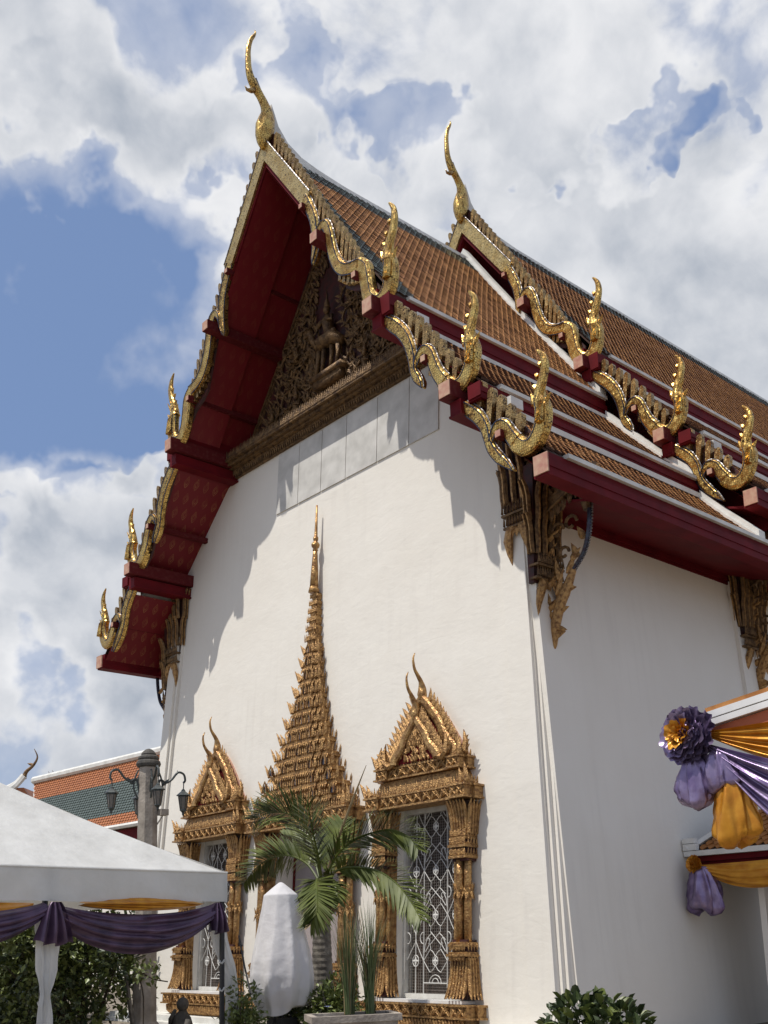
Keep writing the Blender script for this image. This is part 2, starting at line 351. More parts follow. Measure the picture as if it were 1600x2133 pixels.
def crom(pts, k=6):
    """smooth a control polyline (Catmull-Rom)"""
    P = [Vector(p) for p in pts]; out = []
    for i in range(len(P)-1):
        p0 = P[max(i-1, 0)]; p1 = P[i]; p2 = P[i+1]; p3 = P[min(i+2, len(P)-1)]
        for j in range(k):
            t = j/k
            out.append(.5*((2*p1)+(p2-p0)*t+(2*p0-5*p1+4*p2-p3)*t*t+(3*p1-p0-3*p2+p3)*t**3))
    out.append(P[-1]); return out
def lerp(a, b, t): return a+(b-a)*t
def interp(xs, ys, x): return float(np.interp(x, xs, ys))

# ------------------------------------------------------------------ ground
g = MB(); g.add([(-400, -400, 0), (400, -400, 0), (400, 400, 0), (-400, 400, 0)], [(0, 1, 2, 3)])
tag(g.build('ground', 'ground'), kind='structure')

# ------------------------------------------------------------------ the temple hall
XC = -5.25                       # axis of the gable
BT = .063                        # batter of the walls
def wy(z, off=0.): return -.283+BT*z-off
def wxr(z): return .28-.065*z    # right corner
def wxl(z): return -11.10+.060*z # left corner
hall = empty('temple_hall', (XC, 0, 0), 'white Thai temple hall with a tiered orange tile roof and gilded gable ends', 'temple')
ZT = 12.3                        # hidden top of the walls
# front wall, one skin with openings, then jambs
WIN = [(-8.35, .70, .56, 3.56), (-5.30, 1.0, .30, 3.45), (-2.30, .70, .56, 3.56)]
def top_z(x):                    # underside of the roof over the front wall
    u = abs(x-XC)
    return interp([0, 3.38, 3.42, 5.12, 5.13, 6.5], [11.42, 11.42, 11.42, 9.64, 9.04, 7.6], u)
def front_wall():
    b = MB(); xs = sorted(set([-10.9+i*.3 for i in range(0, 37)]+[w_[0]-w_[1] for w_ in WIN]+[w_[0]+w_[1] for w_ in WIN]+[.12]))
    xs = [x for x in xs if -10.9 <= x <= .12]
    for x0, x1 in zip(xs, xs[1:]):
        xm = (x0+x1)/2; segs = [(-.1, None)]
        for cx, hw, z0, z1 in WIN:
            if cx-hw < xm < cx+hw: segs = [(-.1, z0), (z1, None)]
        for a, c in segs:
            def X(x, z): return max(min(x, wxr(z)), wxl(z))
            ta, tb = (c, c) if c is not None else (top_z(x0), top_z(x1))
            lo = a; n = max(1, int((min(ta, tb)-lo)/.8)) if c is None else 1
            pa = [lo+(ta-lo)*k/n for k in range(n+1)]; pb = [lo+(tb-lo)*k/n for k in range(n+1)]
            for k in range(n):
                b.add([(X(x0, pa[k]), wy(pa[k]), pa[k]), (X(x1, pb[k]), wy(pb[k]), pb[k]), (X(x1, pb[k+1]), wy(pb[k+1]), pb[k+1]), (X(x0, pa[k+1]), wy(pa[k+1]), pa[k+1])], [(0, 1, 2, 3)])
    for cx, hw, z0, z1 in WIN:
        dd = .42
        for s in (-1, 1):
            x = cx+s*hw
            q = [(x, wy(z0), z0), (x, wy(z0)+dd, z0), (x, wy(z1)+dd, z1), (x, wy(z1), z1)]
            b.add(q, [(0, 1, 2, 3) if s < 0 else (3, 2, 1, 0)])
        b.add([(cx-hw, wy(z1), z1), (cx+hw, wy(z1), z1), (cx+hw, wy(z1)+dd, z1), (cx-hw, wy(z1)+dd, z1)], [(3, 2, 1, 0)])
        b.add([(cx-hw, wy(z0), z0), (cx+hw, wy(z0), z0), (cx+hw, wy(z0)+dd, z0), (cx-hw, wy(z0)+dd, z0)], [(0, 1, 2, 3)])
    return b
o = front_wall().build('front_wall', 'plaster', hall)
# side and back walls (battered boxes without the front)
b = MB(); YB = 30
def swy(z): return wy(z)
p0 = lambda x, y, z: (x, y, z)
zs = [(-.1, 8.0)]
b.add([(wxr(-.1)+.10, wy(-.1)+.18, -.1), (wxr(-.1)+.10, YB, -.1), (wxr(8.2)+.10, YB, 8.2), (wxr(8.2)+.10, wy(8.2)+.18, 8.2)], [(0, 1, 2, 3)])
o = b.build('side_wall', 'plaster', hall)
b = MB()
b.add([(wxl(-.1), wy(-.1)+.1, -.1), (wxl(-.1), YB, -.1), (wxl(8.4), YB, 8.4), (wxl(8.4), wy(8.4)+.1, 8.4)], [(3, 2, 1, 0)])
b.add([(wxl(-.1), YB, -.1), (wxr(-.1)+.1, YB, -.1), (wxr(8.2)+.1, YB, 8.2), (wxl(8.4), YB, 8.4)], [(0, 1, 2, 3)])
b.build('side_wall', 'plaster', hall)
# corner pilasters: faint raised bands, stepped towards the opening side; redented outer corner
def bat(b, x0, x1, f0, f1, zlo, zhi, lean, y_in=.3):
    """battered slab: x0,x1 at z=0 leaning by lean*z, front proud of the wall by f0, back at y_in"""
    P = []
    for z in (zlo, zhi):
        P += [(x0+lean*z, wy(z, f0), z), (x1+lean*z, wy(z, f0), z), (x1+lean*z, wy(z)+y_in, z), (x0+lean*z, wy(z)+y_in, z)]
    b.hexa(P)
for side in (-1, 1):
    b = MB()
    if side < 0:
        bat(b, -11.10, -10.80, .12, 0, -.1, 8.2, .062); bat(b, -10.798, -10.72, .065, 0, -.1, 8.2, .062)
        bat(b, -11.16, -11.102, .04, 0, -.1, 8.2, .062)
    else:
        bat(b, -.20, .27, .05, 0, -.1, 8.2, -.065); bat(b, .272, .325, -.05, 0, -.1, 8.2, -.065); bat(b, .327, .378, -.12, 0, -.1, 8.2, -.065)
    b.build('corner_pilaster', 'plaster', hall)
b = MB()   # second pilaster further along the side wall
for (y0, y1, ex) in ((5.7, 7.1, .07), (-.0, .95, .035), (12.8, 14.2, .07)):
    b = MB(); q = []
    for z in (-.1, 8.1):
        xs_ = wxr(z)+.10
        q += [(xs_-.2, y0+.02*z, z), (xs_+ex, y0+.02*z, z), (xs_+ex, y1, z), (xs_-.2, y1, z)]
    b.hexa(q); b.build('side_pilaster', 'plaster', hall)
# plinth
b = MB(); b.box(-11.6, .7, -.95, -.28, 0, .055); b.box(-11.45, .55, -.75, -.28, .055, .16)
b.build('plinth', 'trim_white', hall)

# veined panels let into the wall under the gable
PX = [-6.85, -6.12, -5.38, -4.62, -3.72, -2.85, -2.1]
zt, zb = 11.36, 10.03
for x0, x1 in zip(PX, PX[1:]):
    b = MB(); q = []
    for z in (zb, zt):
        q += [(x0+.008, wy(z, .025), z), (x1-.008, wy(z, .025), z), (x1-.008, wy(z)+.02, z), (x0+.008, wy(z)+.02, z)]
    b.hexa(q); b.build('panel', 'marble', hall)

# ---- the pediment, recessed above the wall
PY = .66
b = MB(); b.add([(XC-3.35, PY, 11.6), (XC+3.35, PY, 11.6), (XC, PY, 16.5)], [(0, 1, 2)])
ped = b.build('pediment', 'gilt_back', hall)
b = MB()   # floor behind the ledge
b.add([(XC-3.4, .05, 11.70), (XC+3.4, .05, 11.70), (XC+3.4, PY+.1, 11.70), (XC-3.4, PY+.1, 11.70)], [(0, 1, 2, 3)])
b.build('ledge_floor', 'gilt_dark', ped)
b = MB()
# stepped ledge: black fillet at the wall head, coves flaring out
lx = 3.48
def strip(b, y0, y1, z0, z1, hx=lx): b.box(XC-hx, XC+hx, y0, y1, z0, z1)
strip(b, .36, .5, 11.40, 11.425)
b.build('ledge_top', 'gilt_dark', ped)
for (ya, yb, z0, z1, mt_) in ((.385, .7, 11.43, 11.50, 'gilt_dark'), (.30, .7, 11.505, 11.55, 'gilt_dark'), (.22, .7, 11.555, 11.60, 'gilt_dark'), (.14, .7, 11.605, 11.65, 'gilt_dark'), (.06, .7, 11.655, 11.72, 'gilt_dark')):
    b = MB(); strip(b, ya, yb, z0, z1); b.build('ledge_moulding', mt_, ped)
rl = random.Random(3)
b = MB()
for i in range(100):   # hanging leaf row at the wall head, upright leaf rows above
    x = XC-lx+i*lx*2/100+.04
    b.flame((x, .31, 11.56), (0, .12, -1), .17, .026, .03, (1, 0, 0), 0)
    b.flame((x+.02, .15, 11.68), (0, -.25, -1), .12, .024, .022)
for i in range(130):
    x = XC-lx+i*lx*2/130+.03
    b.flame((x, .10, 11.72), (0, -.05, 1), .17+.03*rl.random(), .026, .02)
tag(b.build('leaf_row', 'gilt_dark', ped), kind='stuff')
# rake frames of the pediment
for s in (-1, 1):
    b = MB()
    for k, (w0, dz, yy) in enumerate(((.05, 0, .05), (.03, -.12, .035))):
        b.prism([(XC+s*3.33, PY-yy, 11.75+dz), (XC, PY-yy, 16.15+dz*1.3), (XC, PY-yy, 16.15+dz*1.3-.10), (XC+s*(3.33-.07), PY-yy, 11.75+dz)], (0, .06, 0))
    recalc(b.build('rake_frame', 'gilt_dark', ped))
# scrollwork: hundreds of curled flames round vine stems
b = MB(); rs_ = random.Random(11)
def in_ped(x, z, mrg=.15): return z > 11.75 and z < 16.0-abs(x-XC)*1.38-mrg*1.7
for s in (-1, 1):
    for k in range(44):      # vine spirals
        for _ in range(40):
            cx = XC+s*rs_.uniform(.5, 3.0); cz = rs_.uniform(11.9, 15.4)
            if in_ped(cx, cz, .25): break
        R_ = rs_.uniform(.16, .30); sg = rs_.choice((-1, 1)); a0 = rs_.uniform(0, 6.28)
        pts = []; rad = []
        for j in range(13):
            t = j/12; a = a0+sg*t*5.2; r = R_*(1-t*.75)
            pts.append((cx+r*math.cos(a), PY-.06-.05*t, cz+r*math.sin(a))); rad.append(.026*(1-.3*t))
            if j % 2 == 0 and j < 11:
                b.flame(pts[-1], (math.cos(a), -.4, math.sin(a)+.5), .15, .04, .03, (-math.sin(a)*sg, 0, math.cos(a)*sg), .06)
        b.tube(pts, rad, 5)
for i in range(1900):
    x = XC+rs_.gauss(0, 1)*1.6; z = rs_.uniform(11.75, 15.8)
    if not in_ped(x, z, .12) or (abs(x-XC) < .45 and 12.4 < z < 14.9): continue
    sg = 1 if x > XC else -1
    b.flame((x, PY-.02, z), (sg*rs_.uniform(-.2, .9), -rs_.uniform(.1, .6), rs_.uniform(.3, 1)), rs_.uniform(.12, .26), rs_.uniform(.025, .05), .03, (sg, 0, 0), rs_.uniform(-.1, .1), 3)
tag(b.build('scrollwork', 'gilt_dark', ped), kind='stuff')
# worshipping figures and the crowned central rider in relief
def figure(b, x, z, h, s=1, y=PY-.12):
    k = h
    b.tube([(x, y, z), (x, y-.03, z+.22*k), (x, y-.05, z+.42*k), (x, y-.04, z+.55*k)], [.15*k, .10*k, .13*k, .06*k], 8)
    b.ball((x, y-.07, z+.66*k), (.07*k, .075*k, .09*k), 8, 6)
    b.lathe([(.075*k, .70*k), (.05*k, .78*k), (.055*k, .80*k), (.025*k, .9*k), (.004, 1.12*k)], (x, y-.06, z), 8)
    for q in (-1, 1):
        b.tube([(x+q*.13*k, y-.05, z+.5*k), (x+q*.20*k, y-.12, z+.36*k), (x+q*.03*k, y-.17, z+.42*k)], [.042*k, .034*k, .022*k], 6)
        b.tube([(x+q*.06*k, y-.04, z+.05*k), (x+q*.28*k, y-.14, z+.07*k), (x+q*.10*k, y-.16, z-.06*k)], [.075*k, .06*k, .035*k], 6)
b = MB()
figure(b, XC, 13.25, 1.05)
b.tube([(XC-.35, PY-.1, 13.2), (XC-.15, PY-.2, 13.28), (XC+.2, PY-.2, 13.26), (XC+.42, PY-.12, 13.1)], [.10, .15, .16, .09], 8)     # mount
b.tube([(XC-.3, PY-.12, 13.2), (XC-.46, PY-.2, 13.45), (XC-.5, PY-.24, 13.62), (XC-.62, PY-.3, 13.55)], [.09, .07, .075, .03], 7)
for lx_ in (-.28, -.12, .12, .3): b.tube([(XC+lx_, PY-.16, 13.15), (XC+lx_*1.15, PY-.2, 12.85), (XC+lx_*1.1-.05, PY-.2, 12.62)], [.07, .045, .035], 6)
b.box(XC-.5, XC+.5, PY-.28, PY, 12.5, 12.6); b.box(XC-.42, XC+.42, PY-.24, PY, 12.32, 12.5)
b.build('central_figure', 'gilt_dark', ped, smooth=True)
for x, z, h in ((-2.75, 11.75, .55), (-1.95, 11.85, .72), (-1.1, 12.0, .75), (1.1, 12.0, .75), (1.95, 11.85, .72), (2.75, 11.75, .55), (-1.1, 13.3, .6), (1.1, 13.3, .6)):
    b = MB(); figure(b, XC+x, z, h, y=PY-.1); b.build('figure', 'gilt_dark', ped, smooth=True)

# ---- roof profile (u = distance from the axis)
T1 = [(0, 17.05), (.7, 15.97), (1.4, 14.93), (2.1, 13.93), (2.8, 12.94), (3.5, 11.96)]
T2 = [(3.58, 11.42), (4.2, 10.72), (4.8, 10.08), (5.38, 9.52)]
T3 = [(5.46, 9.07), (5.95, 8.53), (6.5, 7.98)]
FR, RR = (-.93, 4.75, 0.0), (4.72, 27.0, 1.03)        # y from, y to, z shift
def slope_part(prof, y0, y1, dz, s, name, n_green_top=0, green_front=0, tile=True):
    """bedding slab and the real pointed tiles, one joined part"""
    # slab
    b = MB(); th = .04
    ring = []
    for (u, z) in prof: ring.append((XC+s*u, y0, z+dz-.03))
    low = [(x, y, z-th) for x, y, z in ring][::-1]
    b.prism(ring+low, (0, y1-y0, 0)); sl_ = recalc(b.build('roof_slope', 'roof_under', hall))
    if not tile: return sl_
    us = [p[0] for p in prof]; zz = [p[1] for p in prof]
    # arc length table
    L = [0]
    for (a, c) in zip(prof, prof[1:]): L.append(L[-1]+math.hypot(c[0]-a[0], c[1]-a[1]))
    rw, tw = (.115, .155) if s > 0 else (.17, .20)
    nrow = int(L[-1]/rw); ncol = int((y1-y0)/tw)
    r = random.Random(int(y0*10)+int(s*3)+len(prof))
    V = []; F = []; MI = []
    for i in range(nrow+1):
        s0 = L[-1]-(i)*rw          # lower end of the tile
        if s0 <= 0: break
        s1 = max(s0-rw*2.0, 0)
        for j in range(-1, ncol+1):
            yc = y0+tw*(j+.5+(.5 if i % 2 else 0))
            if yc-tw*.45 < y0 or yc+tw*.45 > y1: continue
            hw = tw*.49; lift = .019+.010*r.random(); jy = (r.random()-.5)*.008
            def pt(sa, y, up):
                u = float(np.interp(sa, L, us)); z = float(np.interp(sa, L, zz))
                return (XC+s*(u+up*.8), y, z+dz+up*.6)
            sm = s0-rw*.92
            o_ = len(V)
            V += [pt(s1, yc-hw, .0), pt(s1, yc+hw, .0), pt(sm, yc+hw+jy, lift*.8), pt(s0, yc+jy, lift), pt(sm, yc-hw+jy, lift*.8), pt(sm, yc+hw, -.01), pt(s0, yc, -.01), pt(sm, yc-hw, -.01)]
            fs = [(0, 1, 2, 3, 4), (2, 5, 6, 3), (3, 6, 7, 4)]
            if s < 0: pass
            F += [tuple(o_+q for q in f) for f in fs]
            gr = (s0 < n_green_top) or (green_front and yc-y0 < green_front)
            MI += [1 if gr else 0, 2, 2]  # tile edges coloured dark to paint in the shadow lines between tiles
    b = MB(); b.v = V; b.f = F; b.mi = MI
    o = b.build('roof_tiles', ['tile_orange', 'tile_green', 'roof_under'], sl_)
    return tag(o, kind='stuff')
for (y0, y1, dz) in (FR, RR):
    for s in (1, -1):
        slope_part(T1, y0, y1, dz, s, 'upper', n_green_top=1.0, green_front=.62 if dz == 0 else .5)
        slope_part(T2, y0, y1, dz, s, 'middle')
        slope_part(T3, y0, y1 if dz else 27.0, dz, s, 'lower')
# ridge: white mortar crest sweeping up to the finial
def ridge(y0, y1, dz):
    b = MB(); ys = [y0+.05, y0+.12, y0+.22, y0+.45, y0+.8, y0+1.2, y0+1.8, y0+2.8, y0+4, y1]
    tops = [.95, .78, .52, .26, .10, .04, .0, -.03, -.03, -.03]
    rings = []
    for y, t in zip(ys, tops):
        zt_ = 17.02+dz+t
        rings.append([(XC-.16, y, 16.80+dz), (XC+.16, y, 16.80+dz), (XC+.14, y, 16.93+dz), (XC+.07, y, 16.96+dz), (XC+.06, y, zt_), (XC-.06, y, zt_), (XC-.07, y, 16.96+dz), (XC-.14, y, 16.93+dz)])
    b.loft(rings); recalc(b.build('ridge', 'trim_white', hall))
ridge(-.95, 5.0, 0); ridge(4.7, 27, 1.03)
# eaves: white edge trims and stacked red fascias
def eaves(y0, y1, dz, s):
    def strip_(name, u0, u1, z0, z1, mt_, ya=y0, yb=y1):
        if dz == 0 and u1 > 6: yb = 27.0
        b = MB(); xs = sorted((XC+s*u0, XC+s*u1)); b.box(xs[0], xs[1], ya, yb, z0+dz, z1+dz); return b.build(name, mt_, hall)
    ye = y0-.22
    for (ue, ze, zb_) in ((3.5, 11.93, 11.50), (5.38, 9.50, 9.19), (6.52, 7.95, 7.58)):
        n = 3
        strip_('eave_trim', ue-.04, ue+.07, ze-.035, ze+.03, 'trim_white', y0+.28)
        f_ = None
        h = (ze-.035-zb_)
        for k, (ins, a, c) in enumerate(((.05, .66, 1.0), (.015, .36, .655), (-.02, .0, .355))):
            strip_('fascia', ue-.22, ue+.06-ins if k != 2 else ue+.03, zb_+h*a, zb_+h*c, 'red', y0-.14 if k else y0-.1)
        if ue < 6:
            strip_('flashing', ue-.1, ue+.10, zb_-.10, zb_-.004, 'trim_white', y0+.30)
            b = MB(); xs = sorted((XC+s*(ue+.02), XC+s*(ue+.24))); b.box(xs[0], xs[1], y0+.28, y0+.55, zb_-.08+dz, zb_+.08+dz)
            b.build('flashing_end', 'trim_white', hall)
        # pale carved end of the purlin
        b = MB(); xs = sorted((XC+s*(ue-.20), XC+s*(ue+.05)))
        b.box(xs[0], xs[1], y0-.165, y0-.142, zb_+.03+dz, ze-.06+dz); b.build('purlin_end', 'red_end' if ue > 6 else 'red', hall)
for (y0, y1, dz) in (FR, RR):
    for s in (1, -1): eaves(y0, y1, dz, s)
# side soffits under the lowest eaves
def panel(name, P, mt_, parent, uvs=None):
    b = MB(); b.add(P, [tuple(range(len(P)))])
    return b.build(name, mt_, parent, uv=uvs)
for s in (1, -1):
    for (y0, y1, dz) in ((.32, 27, 0), (4.75, 27, 1.03)):
        xa, xb = XC+s*6.45, XC+s*4.6
        b = MB(); b.hexa([(min(xa, xb), y0, 7.6+dz if s < 0 else 8.12+dz), (max(xa, xb), y0, 8.12+dz if s < 0 else 7.6+dz), (max(xa, xb), y1, 8.12+dz if s < 0 else 7.6+dz), (min(xa, xb), y1, 7.6+dz if s < 0 else 8.12+dz),
                          (min(xa, xb), y0, 7.64+dz if s < 0 else 8.16+dz), (max(xa, xb), y0, 8.16+dz if s < 0 else 7.64+dz), (max(xa, xb), y1, 8.16+dz if s < 0 else 7.64+dz), (min(xa, xb), y1, 7.64+dz if s < 0 else 8.16+dz)])
        b.build('eave_soffit', 'red', hall)
for s in (1,):
    b = MB(); b.box(wxr(7.9)+.05, wxr(7.9)+.16, .4, 26, 7.86, 7.97); b.box(wxr(7.9)+.05, wxr(7.9)+.13, .4, 26, 7.80, 7.855); b.build('wall_head_moulding', 'red', hall)
    

# gable soffits between bargeboard and wall, with their purlins
SOF = [((.02, 16.55), (1.45, 14.48), (2.3, 13.28), (3.12, 12.10)), ((3.42, 11.40), (5.12, 9.62)), ((5.12, 9.02), (6.45, 7.62))]
def gable_soffit(yf, yb, dz, s):
    ob = []
    for k, pr in enumerate(SOF):
        b = MB(); vs = []; uv = []; fs = []; acc = 0
        for i, (u, z) in enumerate(pr):
            if i: acc += math.hypot(u-pr[i-1][0], z-pr[i-1][1])
            for y in (yf, yb): vs.append((XC+s*u, y, z+dz)); uv.append((y-yf+.05, -acc+8))
        for i in range(len(pr)-1): fs.append((2*i, 2*i+1, 2*i+3, 2*i+2))
        b.add(vs, fs); o = b.build('gable_soffit', 'stencil' if (k or dz) else 'stencil_faint', hall, uv=uv); ob.append(o)
        if k == 0 and dz == 0:
            b = MB(); vs = []; uv = []
            acc = 0
            for i, (u, z) in enumerate(pr):
                if i: acc += math.hypot(u-pr[i-1][0], z-pr[i-1][1])
                for y in (yf+.02, -.06): vs.append((XC+s*u, y, z-.13)); uv.append((y-yf+.05, -acc+8))
                vs.append((XC+s*u, -.06, z+.02)); uv.append((1.05, -acc+8))
            n_ = len(pr); b.add(vs, [(3*i, 3*i+1, 3*i+4, 3*i+3) for i in range(n_-1)]+[(3*i+1, 3*i+2, 3*i+5, 3*i+4) for i in range(n_-1)])
            b.build('soffit_border', 'stencil_faint', o, uv=uv)
        # closing board above it
        # riser to the tier below
    for (u, z0, z1) in ((3.12, 12.16, 11.86), (5.12, 9.70, 9.5)):
        b = MB(); b.box(*sorted((XC+s*u, XC+s*(u+.04))), yf, yb, z1+dz, z0+dz); b.build('riser', 'red', hall)
    # big purlins, 2-stage, with carved undersides; small battens between
    for (u, z, w_, h) in ((3.20, 11.72, .25, .27), (4.88, 9.47, .25, .26)):
        ye_ = yb if dz else .48
        b = MB(); b.box(XC+s*u-w_/2, XC+s*u+w_/2, yf-.27, ye_, z-h/2+dz, z+h/2+dz)
        p = b.build('purlin', 'red_worn', hall)
        b = MB(); b.box(XC+s*(u+.06)-.11, XC+s*(u+.06)+.11, yf-.12, ye_, z-h/2-.24+dz, z-h/2-.03+dz); b.build('purlin_base', 'red', p)
        b = MB(); b.box(XC+s*(u+.05)-.13, XC+s*(u+.05)+.13, yf-.12, ye_, z-h/2-.27+dz, z-h/2-.235+dz); b.build('purlin_fillet', 'red', p)
        b = MB(); b.box(XC+s*u-w_/2+.012, XC+s*u+w_/2-.012, yf-.285, yf-.272, z-h/2+.012+dz, z+h/2-.012+dz); b.build('purlin_end', 'red_end', p)
    for (u, z, w_, h, pr) in ((1.80, 13.80, .20, .20, .26), (1.25, 14.82, .10, .10, .12), (2.70, 12.62, .11, .11, .12), (4.30, 10.30, .11, .11, .12), (5.76, 8.45, .11, .11, .14)):
        b = MB(); b.box(XC+s*u-w_/2, XC+s*u+w_/2, yf-pr, yb, z-h/2+dz, z+h/2+dz)
        p = b.build('batten', 'red_worn', hall)
        b = MB(); b.box(XC+s*u-w_/2+.006, XC+s*u+w_/2-.006, yf-pr-.012, yf-pr-.002, z-h/2+.006+dz, z+h/2-.006+dz); b.build('batten_end', 'red_end', p)
for s in (1, -1):
    gable_soffit(-1.0, PY+.1, 0, s); gable_soffit(4.65, 5.5, 1.03, s)
# panel closing the rear gable above the front roof, and its white stepped flashing
b = MB(); b.add([(XC+u, 5.35, z) for u, z in ((-6.4, 8.4), (6.4, 8.4), (5.2, 10.4), (3.5, 12.6), (0, 17.7), (-3.5, 12.6), (-5.2, 10.4))], [tuple(range(7))])
b.build('rear_gable_panel', 'red', hall)
for s in (1, -1):
    for prof in (T1, T2, T3):
        b = MB(); r1 = []
        for (u, z) in prof: r1.append((XC+s*u, 4.62, z+.02))
        up = [(x, y, z+.17) for x, y, z in r1][::-1]
        b.prism(r1+up, (0, .20, 0)); f_ = recalc(b.build('verge_flashing', 'trim_white', hall))
        b = MB(); r1 = [(x, 4.56, z-.02) for x, y, z in r1]; up = [(x, y, z+.08) for x, y, z in r1][::-1]
        b.prism(r1+up, (0, .055, 0)); recalc(b.build('verge_step', 'trim_white', f_))

# ------------------------------------------------------------------ bargeboards: gold boards, serpent bodies, fins, upturned heads
NY = -1.0
# (serpent strands: list of (u, z, r)); coordinates in the plane of the gable
TIERS = [
 dict(fin=((.34, 3.02, .112), [(.29, 17.16), (1.31, 15.48), (2.12, 14.05), (2.87, 12.83), (3.1, 12.40)], [(0, .36), (1.35, .38), (1.6, .50), (1.9, .42), (2.05, .80), (2.25, 1.02), (2.5, .80), (2.8, .42), (3.1, .38)], .043),
      s1=[(1.26, 15.03, .115), (1.40, 14.74, .115), (1.52, 14.42, .115), (1.565, 14.1, .11), (1.555, 13.85, .10), (1.50, 13.66, .07), (1.47, 13.52, .012)],
      s2=[(1.60, 13.86, .02), (1.66, 14.04, .06), (1.77, 14.14, .09), (1.89, 14.08, .105), (1.97, 13.86, .115), (2.03, 13.58, .12), (2.13, 13.25, .125), (2.30, 12.99, .125), (2.53, 12.87, .12), (2.74, 12.83, .12)],
      s3=[(2.70, 12.84, .13), (2.85, 12.70, .14), (2.91, 12.42, .13), (2.98, 12.10, .13), (3.17, 11.90, .13), (3.36, 11.93, .13), (3.48, 12.12, .125), (3.50, 12.38, .125), (3.46, 12.58, .10)],
      cr=[(3.44, 12.55, .10), (3.47, 12.80, .065), (3.57, 13.02, .055), (3.625, 13.25, .05), (3.60, 13.45, .035), (3.50, 13.60, .010)]),
 dict(fin=((3.62, 4.98, .155), [(3.55, 11.78), (3.79, 11.50), (4.1, 11.18), (4.6, 10.48), (4.98, 9.92)], [(3.5, .38), (4.2, .62), (4.5, .75), (4.8, .55), (5, .42)], .050),
      s1=[(3.36, 11.46, .10), (3.56, 11.27, .125), (3.74, 11.07, .12), (3.89, 10.80, .11), (3.97, 10.50, .10), (3.98, 10.28, .07), (4.05, 10.12, .085), (4.12, 10.00, .06), (4.165, 9.90, .01)],
      s2=[(4.06, 10.30, .02), (4.13, 10.44, .06), (4.25, 10.50, .085), (4.37, 10.40, .10), (4.45, 10.18, .11), (4.54, 9.96, .12), (4.66, 9.78, .13)],
      s3=[(4.60, 9.84, .12), (4.72, 9.68, .13), (4.88, 9.60, .12), (5.05, 9.64, .12), (5.18, 9.82, .115), (5.23, 10.05, .115), (5.19, 10.22, .10)],
      cr=[(5.17, 10.18, .095), (5.19, 10.40, .060), (5.26, 10.58, .052), (5.31, 10.76, .047), (5.29, 10.92, .034), (5.20, 11.05, .010)]),
 dict(fin=((5.36, 6.10, .17), [(5.3, 9.56), (5.7, 9.12), (6.03, 8.72), (6.2, 8.5)], [(5.3, .36), (5.6, .58), (5.9, .45), (6.2, .40)], .055),
      s1=[(5.02, 9.22, .09), (5.16, 9.08, .11), (5.30, 8.93, .11), (5.42, 8.72, .095), (5.47, 8.50, .075), (5.53, 8.34, .085), (5.65, 8.16, .085), (5.78, 8.02, .06), (5.90, 7.88, .01)],
      s2=[(5.55, 8.44, .02), (5.60, 8.56, .055), (5.70, 8.64, .08), (5.82, 8.57, .095), (5.90, 8.42, .11), (5.99, 8.28, .12)],
      s3=[(5.93, 8.36, .11), (6.02, 8.22, .12), (6.16, 8.13, .115), (6.31, 8.17, .115), (6.43, 8.34, .11), (6.47, 8.56, .11), (6.43, 8.72, .09)],
      cr=[(6.41, 8.68, .09), (6.43, 8.88, .058), (6.50, 9.05, .05), (6.545, 9.22, .045), (6.52, 9.37, .033), (6.42, 9.50, .010)])]
def sweep(pts, s, yc, ry, sq=.55, n=8, k=5, edge=0):
    P = [(XC+s*u, yc, z) for u, z, r in pts]; R = [r for _, _, r in pts]
    pp = crom(P, k); rr = [float(np.interp(i/k, range(len(R)), R)) for i in range(len(pp))]
    return pp, rr
